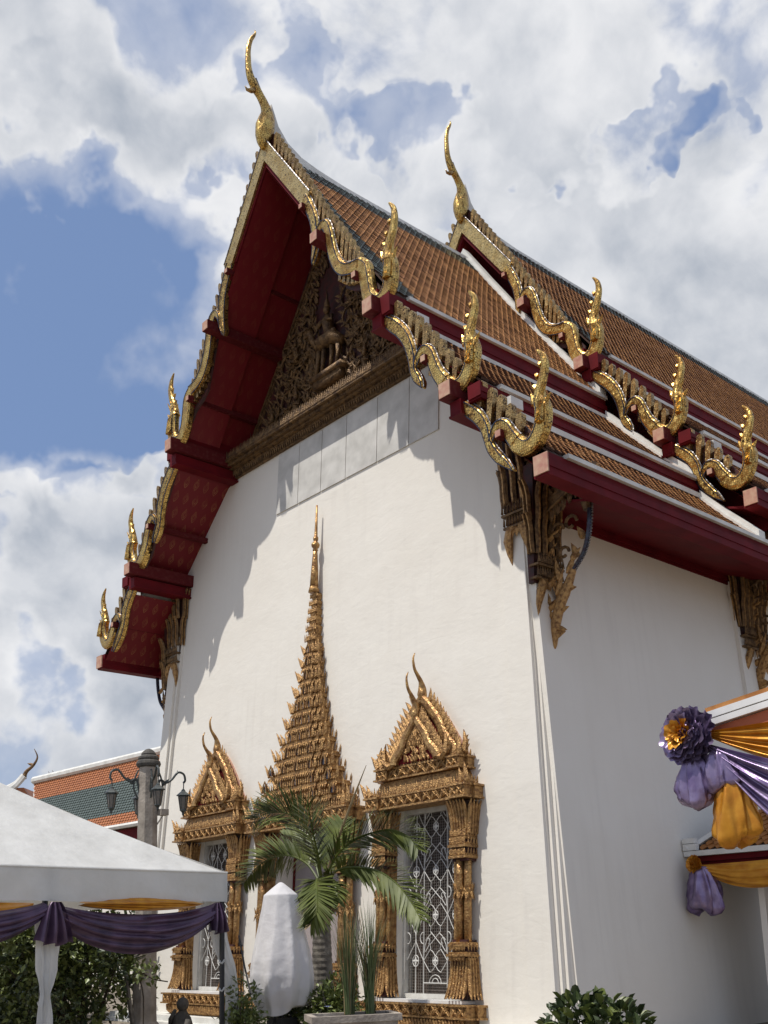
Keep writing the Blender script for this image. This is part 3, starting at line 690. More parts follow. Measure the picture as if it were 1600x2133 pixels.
def bargeboards(dy, dz, s):
    Y = NY+dy
    def xyz(u, z, y=0): return (XC+s*u, Y+y, z+dz)
    # straight gold board by the apex
    b = MB(); b.prism([xyz(.0, 17.12, -.05), xyz(1.43, 15.05, -.05), xyz(1.36, 14.93, -.05), xyz(1.14, 14.98, -.05), xyz(0, 16.63, -.05)], (0, .17, 0))
    bd = recalc(b.build('bargeboard', 'gold_board', hall))
    b = MB(); b.tube([xyz(.02, 17.12, -.05), xyz(1.43, 15.07, -.05)], .016, 6); b.build('board_edge', 'silver', bd)
    b = MB(); b.prism([xyz(0, 16.63), xyz(1.14, 14.98), xyz(1.05, 14.98), xyz(0, 16.50)], (0, .11, 0)); recalc(b.build('board_edge', 'red', bd))
    # backing board behind the fins
    for T in TIERS:
        (u0, u1, st), tipl, ln, hw = T['fin']
        tu = [p[0] for p in tipl]; tz = [p[1] for p in tipl]; lu = [p[0] for p in ln]; lv = [p[1] for p in ln]
        ua = u0-.1 if u0 > 1 else 0.05
        q = [ua+(u1+.12-ua)*i/14 for i in range(15)]
        top = [xyz(u, float(np.interp(u, tu, tz))-.16-(.0 if u > .3 else .0)+(0 if u >= tu[0] else (tu[0]-u)*1.4), .09) for u in q]
        bot = [xyz(u, float(np.interp(u, tu, tz))-float(np.interp(u, lu, lv))-.14+(0 if u >= tu[0] else (tu[0]-u)*1.4), .09) for u in q]
        b = MB(); b.prism(top+bot[::-1], (0, .05, 0)); back = recalc(b.build('verge_board', 'gilt_back', hall))
        u = u0
        while u <= u1+1e-6:
            zt_ = float(np.interp(u, tu, tz)); L_ = float(np.interp(u, lu, lv))
            P = []
            # leaning, blade-shaped fin with a rounded shoulder
            for du, f in ((-hw*.95, -.07), (-hw*.2, -.01), (hw*.55, -.015), (hw*1.0, -.09), (hw*1.15, -.25), (hw*.75, -.62), (hw*.55, -1.0), (-hw*1.25, -1.0), (-hw*1.0, -.6), (-hw*1.05, -.25)):
                P.append(xyz(u+du+.12*L_*(1+f)-.05, zt_+f*L_))
            b = MB(); b.prism(P, (0, .10, 0)); f_ = recalc(b.build('fin', 'mosaic_dark', back))
            u += st
    # serpent strands
    for ti, T in enumerate(TIERS):
        body = None
        for key, ry, mt_ in (('s1', .075, 'mosaic'), ('s2', .075, 'mosaic'), ('s3', .085, 'mosaic')):
            pp, rr = sweep(T[key], s, Y+.02-(.02 if key == 's2' else 0), ry)
            pp = [p+Vector((0, 0, dz)) for p in pp]
            b = MB(); kk = 1.12 if key == 's3' else .95; b.tube(pp, [(r*kk, min(ry, r+.02)) for r in rr], 12, sq=.5)
            o = b.build('serpent_body' if body is None else 'coil', mt_, hall if body is None else body)
            if body is None: body = o
            # beaded silver edge on the upper side
            if key != 's3' or True:
                ed = []
                for i, p in enumerate(pp):
                    t = (pp[min(i+1, len(pp)-1)]-pp[max(i-1, 0)]).normalized(); nn = Vector((-t.z, 0, t.x))*s
                    ed.append(p+nn*(rr[i]+.004)+Vector((0, -.03, 0)))
                b = MB(); b.tube(ed, .011, 5); b.build('edge_bead', 'silver', body)
                for q_, yy_ in ((.62, -.082), (-.92, -.05)):
                    e2 = []
                    for i, p in enumerate(pp):
                        t = (pp[min(i+1, len(pp)-1)]-pp[max(i-1, 0)]).normalized(); nn = Vector((-t.z, 0, t.x))*s
                        e2.append(p+nn*(rr[i]*q_)+Vector((0, yy_, 0)))
                    b = MB(); b.tube(e2, .010, 4); b.build('dark_outline', 'blue_glass', body)
        # crest
        pp, rr = sweep(T['cr'], s, Y+.02, .06); pp = [p+Vector((0, 0, dz)) for p in pp]
        b = MB(); b.tube(pp, [(r*1.38, r*.95) for r in rr], 10, sq=.7)
        u0, z0, _ = T['cr'][0]
        k = 1.0 if ti == 0 else (.92 if ti == 1 else .85)
        for (du, zz, L_, dx_, dz_) in ((-.09, .06, .17, -.5, 1), (-.03, .27, .11, -.8, .7), (.02, .46, .10, -.9, .7), (.10, .64, .09, -.9, .6), (-.04, -.04, .46, .55, .85), (-.02, .02, .40, .42, .95), (.10, -.08, .24, .7, .9)):
            b.flame(xyz(u0+du*k, z0+dz*0+zz*k, .0), (s*dx_, -.12, dz_), L_*k, .055*k, .045, (s, 0, 0), .03*s)
        b.build('crest', 'mosaic', body)
        # chest plates standing proud on the neck
        u3, z3, r3 = T['s3'][-2]
        b = MB()
        for q in range(5):
            uu = u3-.09*k+q*.045*k
            b.flame(xyz(uu+(.03-.015*q), z3-.24*k, -.085), (s*.05, .02, 1), .38*k, .026*k, .05, (s, 0, 0), .02*s)
        b.build('neck_plates', 'mosaic', body)
def chofa(dy, dz):
    b = MB()
    P = [(-1.06, 16.88, .05), (-1.07, 17.02, .13), (-1.05, 17.18, .185), (-1.02, 17.38, .205), (-.98, 17.58, .175), (-.97, 17.74, .135), (-1.02, 17.90, .10), (-1.13, 18.06, .088), (-1.26, 18.20, .098), (-1.36, 18.36, .085), (-1.41, 18.55, .070), (-1.42, 18.8, .060), (-1.41, 19.02, .053), (-1.36, 19.24, .045), (-1.28, 19.40, .034), (-1.24, 19.50, .018), (-1.26, 19.55, .006)]
    pp = crom([(XC, y+dy, z+dz) for y, z, r in P], 4); R = [p[2] for p in P]
    rr = [float(np.interp(i/4, range(len(R)), R)) for i in range(len(pp))]
    b.tube(pp, [(r, r*.85) for r in rr], 12, ref=(1, 0, 0))
    o = b.build('roof_finial', 'mosaic', hall, smooth=True)
    b = MB(); b.tube([(XC, -1.24+dy, 18.16+dz), (XC, -1.36+dy, 18.06+dz), (XC, -1.45+dy, 18.03+dz), (XC, -1.50+dy, 18.09+dz)], [.07, .05, .03, .006], 8, ref=(1, 0, 0)); b.build('beak', 'mosaic_dark', o, smooth=True)
    b = MB(); b.tube([(XC, -.85+dy, 17.0+dz), (XC, -.82+dy, 17.4+dz), (XC, -.86+dy, 17.75+dz), (XC, -.98+dy, 18.0+dz), (XC, -1.12+dy, 18.2+dz), (XC, -1.24+dy, 18.42+dz)], .02, 5, ref=(1, 0, 0)); b.build('finial_edge', 'silver', o)
for dy, dz in ((0, 0), (5.65, 1.03)):
    for s in (1, -1): bargeboards(dy, dz, s)
    chofa(dy, dz)

# ------------------------------------------------------------------ gilded capitals and serpent brackets under the eaves
def petal(b, base, out, up, side, wd, L, flare, th=.035):
    """tall lotus petal: rises, then curls outwards at the top"""
    base = Vector(base); out = Vector(out); up = Vector(up)
    pts = [base, base+up*L*.3+out*.02, base+up*L*.62+out*(flare*.22), base+up*L*.85+out*(flare*.55), base+up*L+out*flare, base+up*(L*1.06)+out*(flare*1.5)]
    b.tube(pts, [(th, wd), (th*1.1, wd*1.05), (th*1.2, wd*1.1), (th, wd*1.0), (th*.6, wd*.6), (.004, .006)], 6, ref=side)
    mid = [p+out*th for p in pts[:-1]]
    b.cm = 1; b.tube(mid, [(.014, wd*.40)]*5, 4, ref=side); b.cm = 0
def capital(name, org, side, out, width, z0, k=1.0, tiers=(.0, .62), hang=.40, mt_='gilt_dark', lean=0):
    """org = point on the wall face at z=0 for the centre; side, out unit vectors"""
    side = Vector(side); out = Vector(out); org = Vector(org)
    def P(a, o_, z): return org+side*(a+lean*z)+out*o_+Vector((0, BT*z if abs(out.y) > .5 else 0, z))
    hw = width/2
    # core
    b = MB()
    def blk(z1, z2, w_, d1, d2):
        q = []
        for z, d in ((z1, d1), (z2, d2)):
            q += [P(-w_, d, z), P(w_, d, z), P(w_, -.05, z), P(-w_, -.05, z)]
        b.hexa(q)
    blk(z0+.02, z0+2.0*k, hw*.92, .05, .16)
    core = recalc(b.build(name, 'gilt_back', hall))
    # hanging leaves
    b = MB()
    for a in (-.72, .72):
        b.tube([P(a*hw*.3, .10, z0+.08), P(a*hw*.75, .13, z0+.02), P(a*hw, .12, z0-.14*k), P(a*hw*1.08, .08, z0-.34*k), P(a*hw*1.02, .05, z0-(hang+.12)*k)], [(.05, .04), (.07, .05), (.085, .055), (.05, .035), (.005, .005)], 6, ref=out)
    for a in (-.35, 0, .35): b.flame(P(a*hw, .12, z0+.06), -Vector((0, 0, 1)), .16*k, .05, .03, side)
    b.build('hanging_leaves', 'gilt', core)
    # two rows of drops between fillets
    b = MB()
    for r_, zz in enumerate((z0+.10, z0+.30)):
        q = []
        for z in (zz-.035, zz): q += [P(-hw*1.0, .14+.03*r_, z), P(hw*1.0, .14+.03*r_, z), P(hw*1.0, 0, z), P(-hw*1.0, 0, z)]
        b.hexa(q)
        n = max(5, int(width/.055))
        for i in range(n):
            a = -hw+(i+.5)*width/n
            b.flame(P(a, .14+.03*r_, zz+.01), (0, 0, 1), .17, .022, .03, side)
    b.build('drop_rows', mt_, core)
    for ti, t0 in enumerate(tiers):
        b = MB(); n = max(3, int(width/.135)); ex = 1+.05*ti
        for i in range(n):
            a = (-hw+(i+.5)*width/n)*ex
            petal(b, P(a, .12+.05*ti, z0+.46+t0*k), out+side*(a/hw)*.25, Vector((0, 0, 1)), side, width/n*.33*ex, .66*k, .07+.03*ti)
        for sg in (-1, 1):
            for q in range(2):
                petal(b, P(sg*hw*ex, .02+.07*q, z0+.46+t0*k), side*sg, Vector((0, 0, 1)), out, .035, .64*k, .08+.03*ti)
        b.build('petal_tier', [mt_, 'gilt'], core)
    return core
def side_bracket(org, sgn, y, z0, k=1.0):
    """serpent arm from the side wall to the eave, in the plane y"""
    def P(x, z, dy=0): return (org+sgn*x, y+dy, z+z0)
    b = MB(); b.tube(crom([P(.62, .62), P(.82, .82), P(.93, 1.1), P(.98, 1.42), P(.98, 1.62)], 4), (.035, .045), 6)
    arm = b.build('eave_bracket', 'blue_glass', hall)
    b = MB()
    for q in crom([P(.66, .60), P(.87, .82), P(.98, 1.1), P(1.03, 1.42), P(1.03, 1.6)], 7): b.ball(q, .017, 5, 4)
    b.build('bead_string', 'silver', arm)
    b = MB()   # head under the eave
    b.tube([P(.95, 1.45), P(.92, 1.68), P(.98, 1.90), P(1.10, 1.98), P(1.22, 1.90), P(1.22, 1.62), P(1.14, 1.46)], [(.07, .07), (.11, .08), (.12, .08), (.10, .07), (.07, .06), (.05, .04), (.01, .01)], 8)
    for i in range(5): b.flame(P(.93+.06*i, 1.9, -.02), (sgn*(.2*i-.5), -.2, 1), .2, .05, .04, (sgn, 0, 0))
    b.build('serpent_head', 'gilt_dark', arm)
    b = MB()   # lower flame tail
    b.tube(crom([P(.64, .68), P(.50, .42), P(.34, .18), P(.22, -.12), P(.16, -.42), P(.15, -.52)], 4), [(r, r*.6) for r in [float(np.interp(i/20, (0, .3, .6, .85, 1), (.05, .10, .09, .055, .006))) for i in range(21)]], 8)
    for (x, z, dx, dz_, L_) in ((.28, .30, .3, 1, .42), (.50, .58, .5, 1, .34), (.24, .02, .7, .3, .26), (.14, .20, -.5, .9, .3), (.20, -.18, .8, -.5, .24), (.42, .36, .9, .1, .22)):
        b.flame(P(x, z), (sgn*dx, -.05, dz_), L_, .06, .05, (sgn, 0, 0), .05*sgn)
    for (x, z, dx, dz_, L_) in ((.08, .10, .9, .8, .30), (.10, .45, .8, .9, .34), (.08, .85, .7, 1, .36), (.10, 1.15, .9, .7, .34), (.60, .76, .6, 1, .22), (.72, .80, -.7, .8, .24), (.86, 1.05, -.8, .7, .22), (.34, .52, -.3, 1, .36), (.20, -.02, -.9, .4, .2), (.18, -.3, .9, -.2, .2)):
        b.flame(P(x, z), (sgn*dx, -.05, dz_), L_, .065, .05, (sgn, 0, 0), .07*sgn, 5)
    b.build('serpent_tail', 'gilt', arm)
    b = MB()   # small openwork coils between the capital and the arm
    for (cx, cz, R_) in ((.26, .95, .12), (.30, .62, .10), (.46, .92, .10), (.62, 1.35, .12), (.36, 1.30, .13)):
        b.cm = 0; b.tube([P(cx+R_*math.cos(a)*(1-a/12), cz+R_*math.sin(a)*(1-a/12)) for a in [i*.6 for i in range(10)]], .026, 6)
    tag(b.build('scroll_work', 'gilt_dark', arm), kind='stuff')
    b = MB()   # carved beam from the capital to the eave
    q = []
    for (x, z) in ((0, 1.45), (1.15, 2.0), (1.15, 2.12), (0, 1.72)): q.append(P(x, z, -.10))
    b.prism(q, (0, .2, 0)); bm_ = recalc(b.build('carved_beam', 'gilt_dark', arm))
    b = MB(); b.tube([P(.0, 1.47, -.12), P(1.15, 2.01, -.12)], .022, 5)
    for i in range(9):
        x = .1+i*.12; z = 1.45+x*.478
        b.flame(P(x, z, -.08), (0, -.1, -1), .20, .055, .045, (1, 0, 0))
        if i < 5: b.flame(P(x, z+.2, -.08), (0, -.1, 1), .16, .05, .04, (1, 0, 0))
    b.build('leaf_fringe', 'gilt_dark', arm)
capital('pilaster_capital', (.21, -.283, 0), (1, 0, 0), (0, -1, 0), .50, 7.55, lean=-.065)
capital('pilaster_capital', (-10.98, -.283, 0), (1, 0, 0), (0, -1, 0), .50, 7.55, lean=.062)
for (yy, zz) in ((.36, 6.62), (6.35, 6.5), (13.4, 6.5)):
    capital('pilaster_capital', (wxr(7.0)+.12, yy, 0), (0, 1, 0), (1, 0, 0), .62 if yy < 1 else .9, zz, k=.95, tiers=(.0, .55), hang=.42)
capital('pilaster_capital', (wxl(7.0)-.02, .36, 0), (0, -1, 0), (-1, 0, 0), .62, 6.62, k=.95, tiers=(0, .55), hang=.42)
side_bracket(wxr(7)+.05, 1, .40, 6.15); side_bracket(wxl(7)-.05, -1, .40, 6.15)
side_bracket(wxr(7)+.05, 1, 6.3, 6.15)

# ------------------------------------------------------------------ gilded window and door surrounds
def lb(b, name, mt_, parent, smooth=False):
    o = b.build(name, mt_, None, smooth=smooth); o.parent = parent; return o
def cluster(parent, s, xa, z0, z1, wd=.42):
    """bundle of three slender columns with flared lotus base and capital; xa = inner edge"""
    xs = [(xa+.055, .035, -.10), (xa+.155, .060, -.165), (xa+.285, .058, -.13)]
    H = z1-z0
    col = None
    for i, (x, r, y) in enumerate(xs):
        b = MB()
        if i == 0: b.box(*sorted((s*(x-.04), s*(x+.04))), y-.05, .0, z0+.75, z1-.85)
        else: b.lathe([(r*1.02, z0+.78), (r, z0+1.2), (r, z1-1.1), (r*1.02, z1-.88)], (s*x, y, 0), 12)
        o = lb(b, 'column' if col is None else 'column_shaft', 'gilt_scale', parent if col is None else col, smooth=(i > 0)); col = col or o
        if i:
            b = MB(); b.lathe([(r, 0), (r*1.3, .02), (r*1.35, .05), (r*1.3, .08), (r, .10)], (s*x, y, z0+H*.52), 10)
            for q in range(6):
                a = 2*PI*q/6; b.flame((s*x+r*1.2*math.cos(a), y+r*1.2*math.sin(a), z0+H*.52+.06), (math.cos(a)*.3, math.sin(a)*.3, 1), .12, .03, .02, (-math.sin(a), math.cos(a), 0))
                b.flame((s*x+r*1.2*math.cos(a), y+r*1.2*math.sin(a), z0+H*.52+.04), (math.cos(a)*.3, math.sin(a)*.3, -1), .12, .03, .02, (-math.sin(a), math.cos(a), 0))
            lb(b, 'collar', 'gilt', col)
    xm = xa+.19; hw = .165
    def collar(z, h, ex, mt_='gilt', drops=True, dn=1):
        b = MB(); b.box(s*xm-hw-ex, s*xm+hw+ex, -.26-ex, 0, z, z+h*.35)
        b.box(s*xm-hw-ex*.5, s*xm+hw+ex*.5, -.24-ex*.5, 0, z+h*.36, z+h*.6)
        if drops:
            for q in range(11):
                b.flame((s*xm-hw+(q+.5)*2*hw/11, -.245-ex*.5, z+h*.4), (0, -.15, dn), h*1.0, .020, .024)
            for q in range(4):
                for sg in (-1, 1): b.flame((s*xm+sg*(hw+ex*.5), -.03-q*.06, z+h*.4), (sg*.15, 0, dn), h*1.0, .020, .024, (0, 1, 0))
        lb(b, 'moulding', mt_, col)
    for (z, e, dn) in ((z0+.62, .03, -1), (z0+.76, .015, -1), (z1-.70, .02, 1), (z1-.86, .01, 1), (z1-.58, .0, 1)): collar(z, .11, e, dn=dn)
    for za_, zb2 in ((z0+.5, z0+.86), (z1-.9, z1-.45)): b = MB(); b.box(s*xm-hw+.02, s*xm+hw-.02, -.21, 0, za_, zb2); lb(b, 'neck_block', 'gilt_back', col)
    # base: long lotus petals spreading outwards; capital: the same turned up
    for (za, zb, nm) in ((z0+.60, z0+.02, 'base_petals'), (z1-.50, z1+.0, 'capital_petals')):
        b = MB(); dz = zb-za
        def P(a, o_, t): return Vector((s*xm+a, -o_, za+dz*t))
        n = 6
        for q in range(n):
            a = -hw+(q+.5)*2*hw/n
            pts = [P(a, .19, 0), P(a*1.02, .20, .3), P(a*1.06, .22, .6), P(a*1.14, .265, .85), P(a*1.22, .32, 1.0)]
            b.tube(pts, [(.030, .020), (.034, .024), (.034, .027), (.028, .027), (.006, .010)], 6, ref=(1, 0, 0))
        for sg in (-1, 1):
            for q in range(4):
                y0_ = -.02-.055*q
                pts = [Vector((s*xm+sg*hw, y0_, za)), Vector((s*xm+sg*(hw+.01), y0_, za+dz*.4)), Vector((s*xm+sg*(hw+.05), y0_*1.15, za+dz*.8)), Vector((s*xm+sg*(hw+.11), y0_*1.3, za+dz))]
                b.tube(pts, [(.035, .026), (.04, .03), (.034, .032), (.006, .01)], 6, ref=(0, 1, 0))
        lb(b, nm, 'gilt', col)
        b = MB(); b.box(s*xm-hw*.95, s*xm+hw*.95, -.185, 0, *sorted((za, zb))); lb(b, 'petal_core', 'gilt_back', col)
    return col
def carved_band(parent, hw, z0, z1, d, mt_='gilt', name='cornice', n=None):
    """moulded board with scrolling leaf relief between two fillets; ressauts at both ends"""
    b = MB(); h = z1-z0
    def blocks(e, za, zb):
        b.box(-hw-e, hw+e, -d-e, 0, za, zb)
        for s in (-1, 1): b.box(*sorted((s*(hw*.72), s*(hw+e+.0))), -d-e-.055, -d-e-.001, za, zb)
        for s in (-1, 1): b.box(*sorted((s*(hw+e+.001), s*(hw+e+.05))), -d*.6-e, 0, za, zb)
    blocks(.03, z0, z0+h*.14); blocks(0, z0+h*.141, z0+h*.85); blocks(.03, z0+h*.851, z1)
    c = lb(b, name, mt_, parent)
    b = MB(); n = n or max(3, int(hw*1.35/.19)); w_ = hw*1.4/n
    zc = z0+h*.5
    for i in range(n):
        x0 = -hw*.7+i*w_; 
        b.flame((x0+w_*.5, -d-.01, zc), (1, -.25, .45), w_*.5, h*.10, .035, (0, 0, 1), .03)
        b.flame((x0+w_*.5, -d-.01, zc), (-1, -.25, .45), w_*.5, h*.10, .035, (0, 0, 1), .03)
        b.flame((x0+w_*.5, -d-.01, zc), (1, -.25, -.45), w_*.5, h*.10, .035, (0, 0, 1), -.03)
        b.flame((x0+w_*.5, -d-.01, zc), (-1, -.25, -.45), w_*.5, h*.10, .035, (0, 0, 1), -.03)
        b.ball((x0+w_*.5, -d-.02, zc), (.03, .025, .03), 6, 4)
        b.tube([(x0, -d-.012, z0+h*.2), (x0+w_*.25, -d-.03, zc), (x0+w_*.5, -d-.02, z0+h*.8), (x0+w_*.75, -d-.03, zc), (x0+w_, -d-.012, z0+h*.2)], .013, 4)
    for s in (-1, 1):
        for k in (.8, .92):
            x = s*hw*k
            for (dx, dz) in ((1, 1), (-1, 1), (1, -1), (-1, -1)): b.flame((x, -d-.06, zc), (dx, -.2, dz), h*.38, .018, .025, (0, 0, 1))
            b.ball((x, -d-.065, zc), (.02, .02, .02), 6, 4)
    lb(b, 'leaf_relief', 'gilt', c)
    return c
def crest(parent, hw, z, d, h=.16, step=.062):
    b = MB(); n = int(2*hw/step)
    for i in range(n+1):
        x = -hw+i*2*hw/n; k = 1.0+(.25 if i % 2 else 0)
        b.flame((x, -d, z), (0, -.1, 1), h*k, .026, .022)
    for s in (-1, 1):
        for q in range(4): b.flame((s*(hw+.02), -d+.03+q*.06, z), (s*.1, 0, 1), h, .026, .022, (0, 1, 0))
    for s in (-1, 1):      # taller curled leaves at the corners
        b.flame((s*(hw+.0), -d-.02, z), (s*.25, -.1, 1), h*2.3, .06, .05, (s, 0, 0), -.08*s, 5)
        b.flame((s*(hw-.10), -d-.02, z), (s*.15, -.1, 1), h*1.8, .05, .05, (s, 0, 0), -.05*s, 5)
    return lb(b, 'crest_leaves', 'gilt', parent)
def mini_gable(parent, hw, z0, z1, y, w_, red=True, ex=1.0):
    """small steep concave gable: scaled bargeboards, flame fins, curled ends, tall finial"""
    g_ = None
    def prof(t, e=0): # t 0 base..1 apex
        return (hw*(1-t)**ex*(1.0)+e*(1-t*.4), lerp(z0, z1, t))
    for s in (-1, 1):
        b = MB(); pts = []; rad = []
        for i in range(13):
            t = i/12; x, z = prof(t); wob = .035*math.sin(t*2*PI*2.0)*(1-t)
            pts.append((s*(x+wob), y, z)); rad.append((w_*(1.0-.25*t), .055))
        b.tube(pts, rad, 8, sq=.7)
        o = lb(b, 'gable_board', 'gilt_scale', parent if g_ is None else g_); g_ = g_ or o
        b = MB()
        for i in range(11):
            t = .06+i*.085; x, z = prof(t, w_*.9)
            b.flame((s*x, y, z), (s*.42, -.05, 1), .23, .05, .04, (s, 0, 0), -.05*s)
        x, z = prof(0, w_*.6)
        b.tube([(s*(x-.06), y, z+.02), (s*(x+.06), y, z-.02), (s*(x+.15), y-.02, z+.05), (s*(x+.17), y-.02, z+.2), (s*(x+.13), y-.02, z+.38)], [.05, .06, .06, .045, .006], 6)
        for (dz, L_) in ((.05, .14), (.13, .13), (.22, .1)): b.flame((s*(x+.16), y-.02, z+dz), (s*.9, -.1, .7), L_, .03, .03, (0, 0, 1))
        lb(b, 'gable_fins', 'gilt', g_)
    b = MB(); n = 10
    L_ = [prof(i/n, -w_*.4) for i in range(n+1)]
    b.prism([(x, y+.03, z) for x, z in L_]+[(-x, y+.03, z) for x, z in L_[::-1][1:]], (0, .02, 0)); recalc(lb(b, 'gable_field', 'red' if red else 'gilt_back', g_))
    b = MB(); rr = random.Random(int(z1*100))
    for i in range(150):
        t = rr.random()*.85; x, z = prof(t, -w_*1.1); x = max(x, 0)*rr.uniform(-1, 1)
        b.flame((x, y+.02, z), (rr.uniform(-.8, .8), -.3, 1), .12, .026, .03, (1, 0, 0), rr.uniform(-.05, .05), 3)
    tag(lb(b, 'field_scrolls', 'gilt', g_), kind='stuff')
    # finial leaning forwards then upright
    H = z1
    P = [(0, H-.05, .05), (.0, H+.06, .085), (.0, H+.16, .07), (-.03, H+.27, .042), (-.10, H+.36, .034), (-.17, H+.45, .026), (-.20, H+.55, .022), (-.205, H+.64, .016), (-.17, H+.73, .006)]
    pp = crom([(0, y+a, z) for a, z, r in P], 3); R = [q[2] for q in P]
    b = MB(); b.tube(pp, [float(np.interp(i/3, range(len(R)), R)) for i in range(len(pp))], 8, ref=(1, 0, 0))
    lb(b, 'gable_finial', 'gilt_scale', g_, smooth=True)
    return g_
def window():
    b = MB(); b.box(-.70, .70, .36, .38, .56, 3.56)  # dark sheet standing in for the unlit room behind the grille
    root = b.build('window', 'wood_and_dark_inside', None); root.parent = hall
    b = MB()      # half-open wooden shutter seen through the grille, white frame, sill
    b.box(-.66, -.30, .30, .34, .62, 3.5); b.box(.52, .66, .30, .34, .62, 3.5); lb(b, 'shutter', 'wood_and_dark_inside', root)
    b = MB()
    b.box(-.70, -.64, .12, .20, .60, 3.56); b.box(.64, .70, .12, .20, .60, 3.56); b.box(-.639, .639, .12, .20, 3.47, 3.56); b.box(-.639, .639, .12, .20, .60, .68)
    lb(b, 'frame', 'frame_white', root)
    b = MB(); b.box(-1.0, 1.0, -.26, .10, .555, .60); lb(b, 'sill_board', 'white_board', root)
    # wrought grille
    b = MB(); Y = .17
    def T(pts, r=.0065): b.tube([(x, Y, z) for x, z in pts], r, 5)
    for x in (-.44, -.26, .26, .44): T([(x, .68), (x, 3.47)], .007)
    T([(-.26, .84), (.26, .84)], .008)
    per = .69; z = 1.16; k = 0
    zc = [.84+.33+per*i for i in range(4)]
    for zi in zc:
        for x in (-.44, .44, 0):
            R_ = .085 if x else .07
            T([(x+R_*.8*math.cos(a*PI/8), zi+R_*math.sin(a*PI/8)) for a in range(17)], .0075)
            for a in range(4):
                b.flame((x, Y-.005, zi), (math.cos(a*PI/2), 0, math.sin(a*PI/2)), R_*.9, .020, .008, (-math.sin(a*PI/2), 0, math.cos(a*PI/2)), 0, 3)
        for s in (-1, 1):
            # heart and scroll between the circles
            T([(0, zi+.07), (s*.06, zi+.14), (s*.12, zi+.17), (s*.18, zi+.10), (s*.26, zi)][:5])
            T([(0, zi-.07), (s*.06, zi-.14), (s*.12, zi-.17), (s*.18, zi-.10), (s*.26, zi)])
            T([(s*.25, zi+.12), (s*.23, zi+.24), (s*.16, zi+.36), (s*.08, zi+.42)])
            T([(s*.22, zi+.14), (s*.16, zi+.21), (s*.13, zi+.26)] + [(s*(.17-.045*math.cos(a)), zi+.30+.045*math.sin(a)) for a in [i*.6-1.2 for i in range(8)]])
            T([(s*(-.10), zi+.18), (s*(-.12), zi+.24), (s*.0, zi+.345), (s*.11, zi+.44), (s*.10, zi+.52)])
            T([(s*.26+s*.0, zi), (s*.34, zi+.12), (s*.43, zi+.28), (s*.44, zi+.345), (s*.45, zi+.42), (s*.54, zi+.56), (s*.63, zi+per)])
            T([(s*.64, zi), (s*.55, zi+.14), (s*.45, zi+.28), (s*.43, zi+.42), (s*.35, zi+.54), (s*.27, zi+per)])
            T([(s*.27, zi+.26)]+[(s*(.27+.07*math.sin(a)), zi+.345-.09*math.cos(a)) for a in [i*PI/6 for i in range(1, 6)]]+[(s*.27, zi+.43)], .008)
            T([(s*.63, zi+.26)]+[(s*(.63-.07*math.sin(a)), zi+.345-.09*math.cos(a)) for a in [i*PI/6 for i in range(1, 6)]]+[(s*.63, zi+.43)], .008)
    T([(.07*math.cos(a*PI/8), .84+.07*math.sin(a*PI/8)) for a in range(9)]); T([(.13*math.cos(a*PI/8), .84+.12*math.sin(a*PI/8)) for a in range(9)])
    lb(b, 'grille', 'iron_white', root)
    b = MB()      # wire mesh behind
    for i in range(30): x = -.63+i*1.26/29; b.box(x-.002, x+.002, .205, .209, .68, 3.47)
    for i in range(64): zz = .69+i*2.77/63; b.box(-.64, .64, .210, .214, zz-.002, zz+.002)
    tag(lb(b, 'wire_mesh', 'mesh_grey', root), kind='stuff')
    # sill cornice with leaf relief, lotus row and rope under it
    carved_band(root, 1.17, .345, .55, .30, name='sill_cornice')
    b = MB(); b.box(-1.08, 1.08, -.28, 0, .27, .342); b.box(-1.02, 1.02, -.20, 0, .12, .27); b.box(-1.10, 1.10, -.25, 0, .06, .119); lb(b, 'sill_base', 'gilt_dark', root)
    b = MB()
    for i in range(34):
        x = -1.05+i*2.1/33; b.tube([(x-.03, -.30, .33), (x, -.30, .23), (x+.03, -.22, .14)], [(.028, .02), (.034, .02), (.012, .01)], 5)
    lb(b, 'lotus_row', 'gilt', root)
    b = MB()
    for i in range(40):
        x = -1.10+i*2.2/39; b.flame((x, -.26, .12), (0, -.3, -1), .10, .03, .02)
    lb(b, 'drop_row', 'gilt', root)
    for s in (-1, 1): cluster(root, s, .70, .60, 3.50)
    # entablature
    carved_band(root, 1.13, 3.52, 3.74, .30, name='lower_cornice'); crest(root, 1.13, 3.74, .31, .13)
    b = MB(); b.hexa([(-1.05, -.24, 3.741), (1.05, -.24, 3.741), (1.05, 0, 3.741), (-1.05, 0, 3.741), (-.92, -.20, 3.99), (.92, -.20, 3.99), (.92, 0, 3.99), (-.92, 0, 3.99)]); lb(b, 'cove', 'gilt', root)
    carved_band(root, .95, 4.0, 4.20, .24, name='upper_cornice'); crest(root, .93, 4.20, .25, .12)
    # red sheet roof behind, then the two stacked gables
    b = MB(); n = 10; R_ = [(.93*(1-t)**.72, 4.2+1.12*t) for t in [i/n for i in range(n+1)]]
    b.prism([(x, -.04, z) for x, z in R_]+[(-x, -.04, z) for x, z in R_[::-1][1:]], (0, .06, 0)); recalc(lb(b, 'roof_sheet', 'red_end', root))
    b = MB(); b.prism([(x*.97, -.075, z) for x, z in R_]+[(-x*.97, -.075, z) for x, z in R_[::-1][1:]], (0, .03, 0)); recalc(lb(b, 'roof_edge', 'red', root))
    mini_gable(root, .76, 4.22, 5.27, -.16, .10, ex=.80)
    mini_gable(root, .50, 4.22, 4.92, -.30, .085, ex=.92)
    return root
wR = window(); wR.location = (-2.30-XC, -.283, 0); wR.rotation_euler.x = -BT
wL = copy_tree(wR, hall); wL.location = (-8.35-XC, -.283, 0)

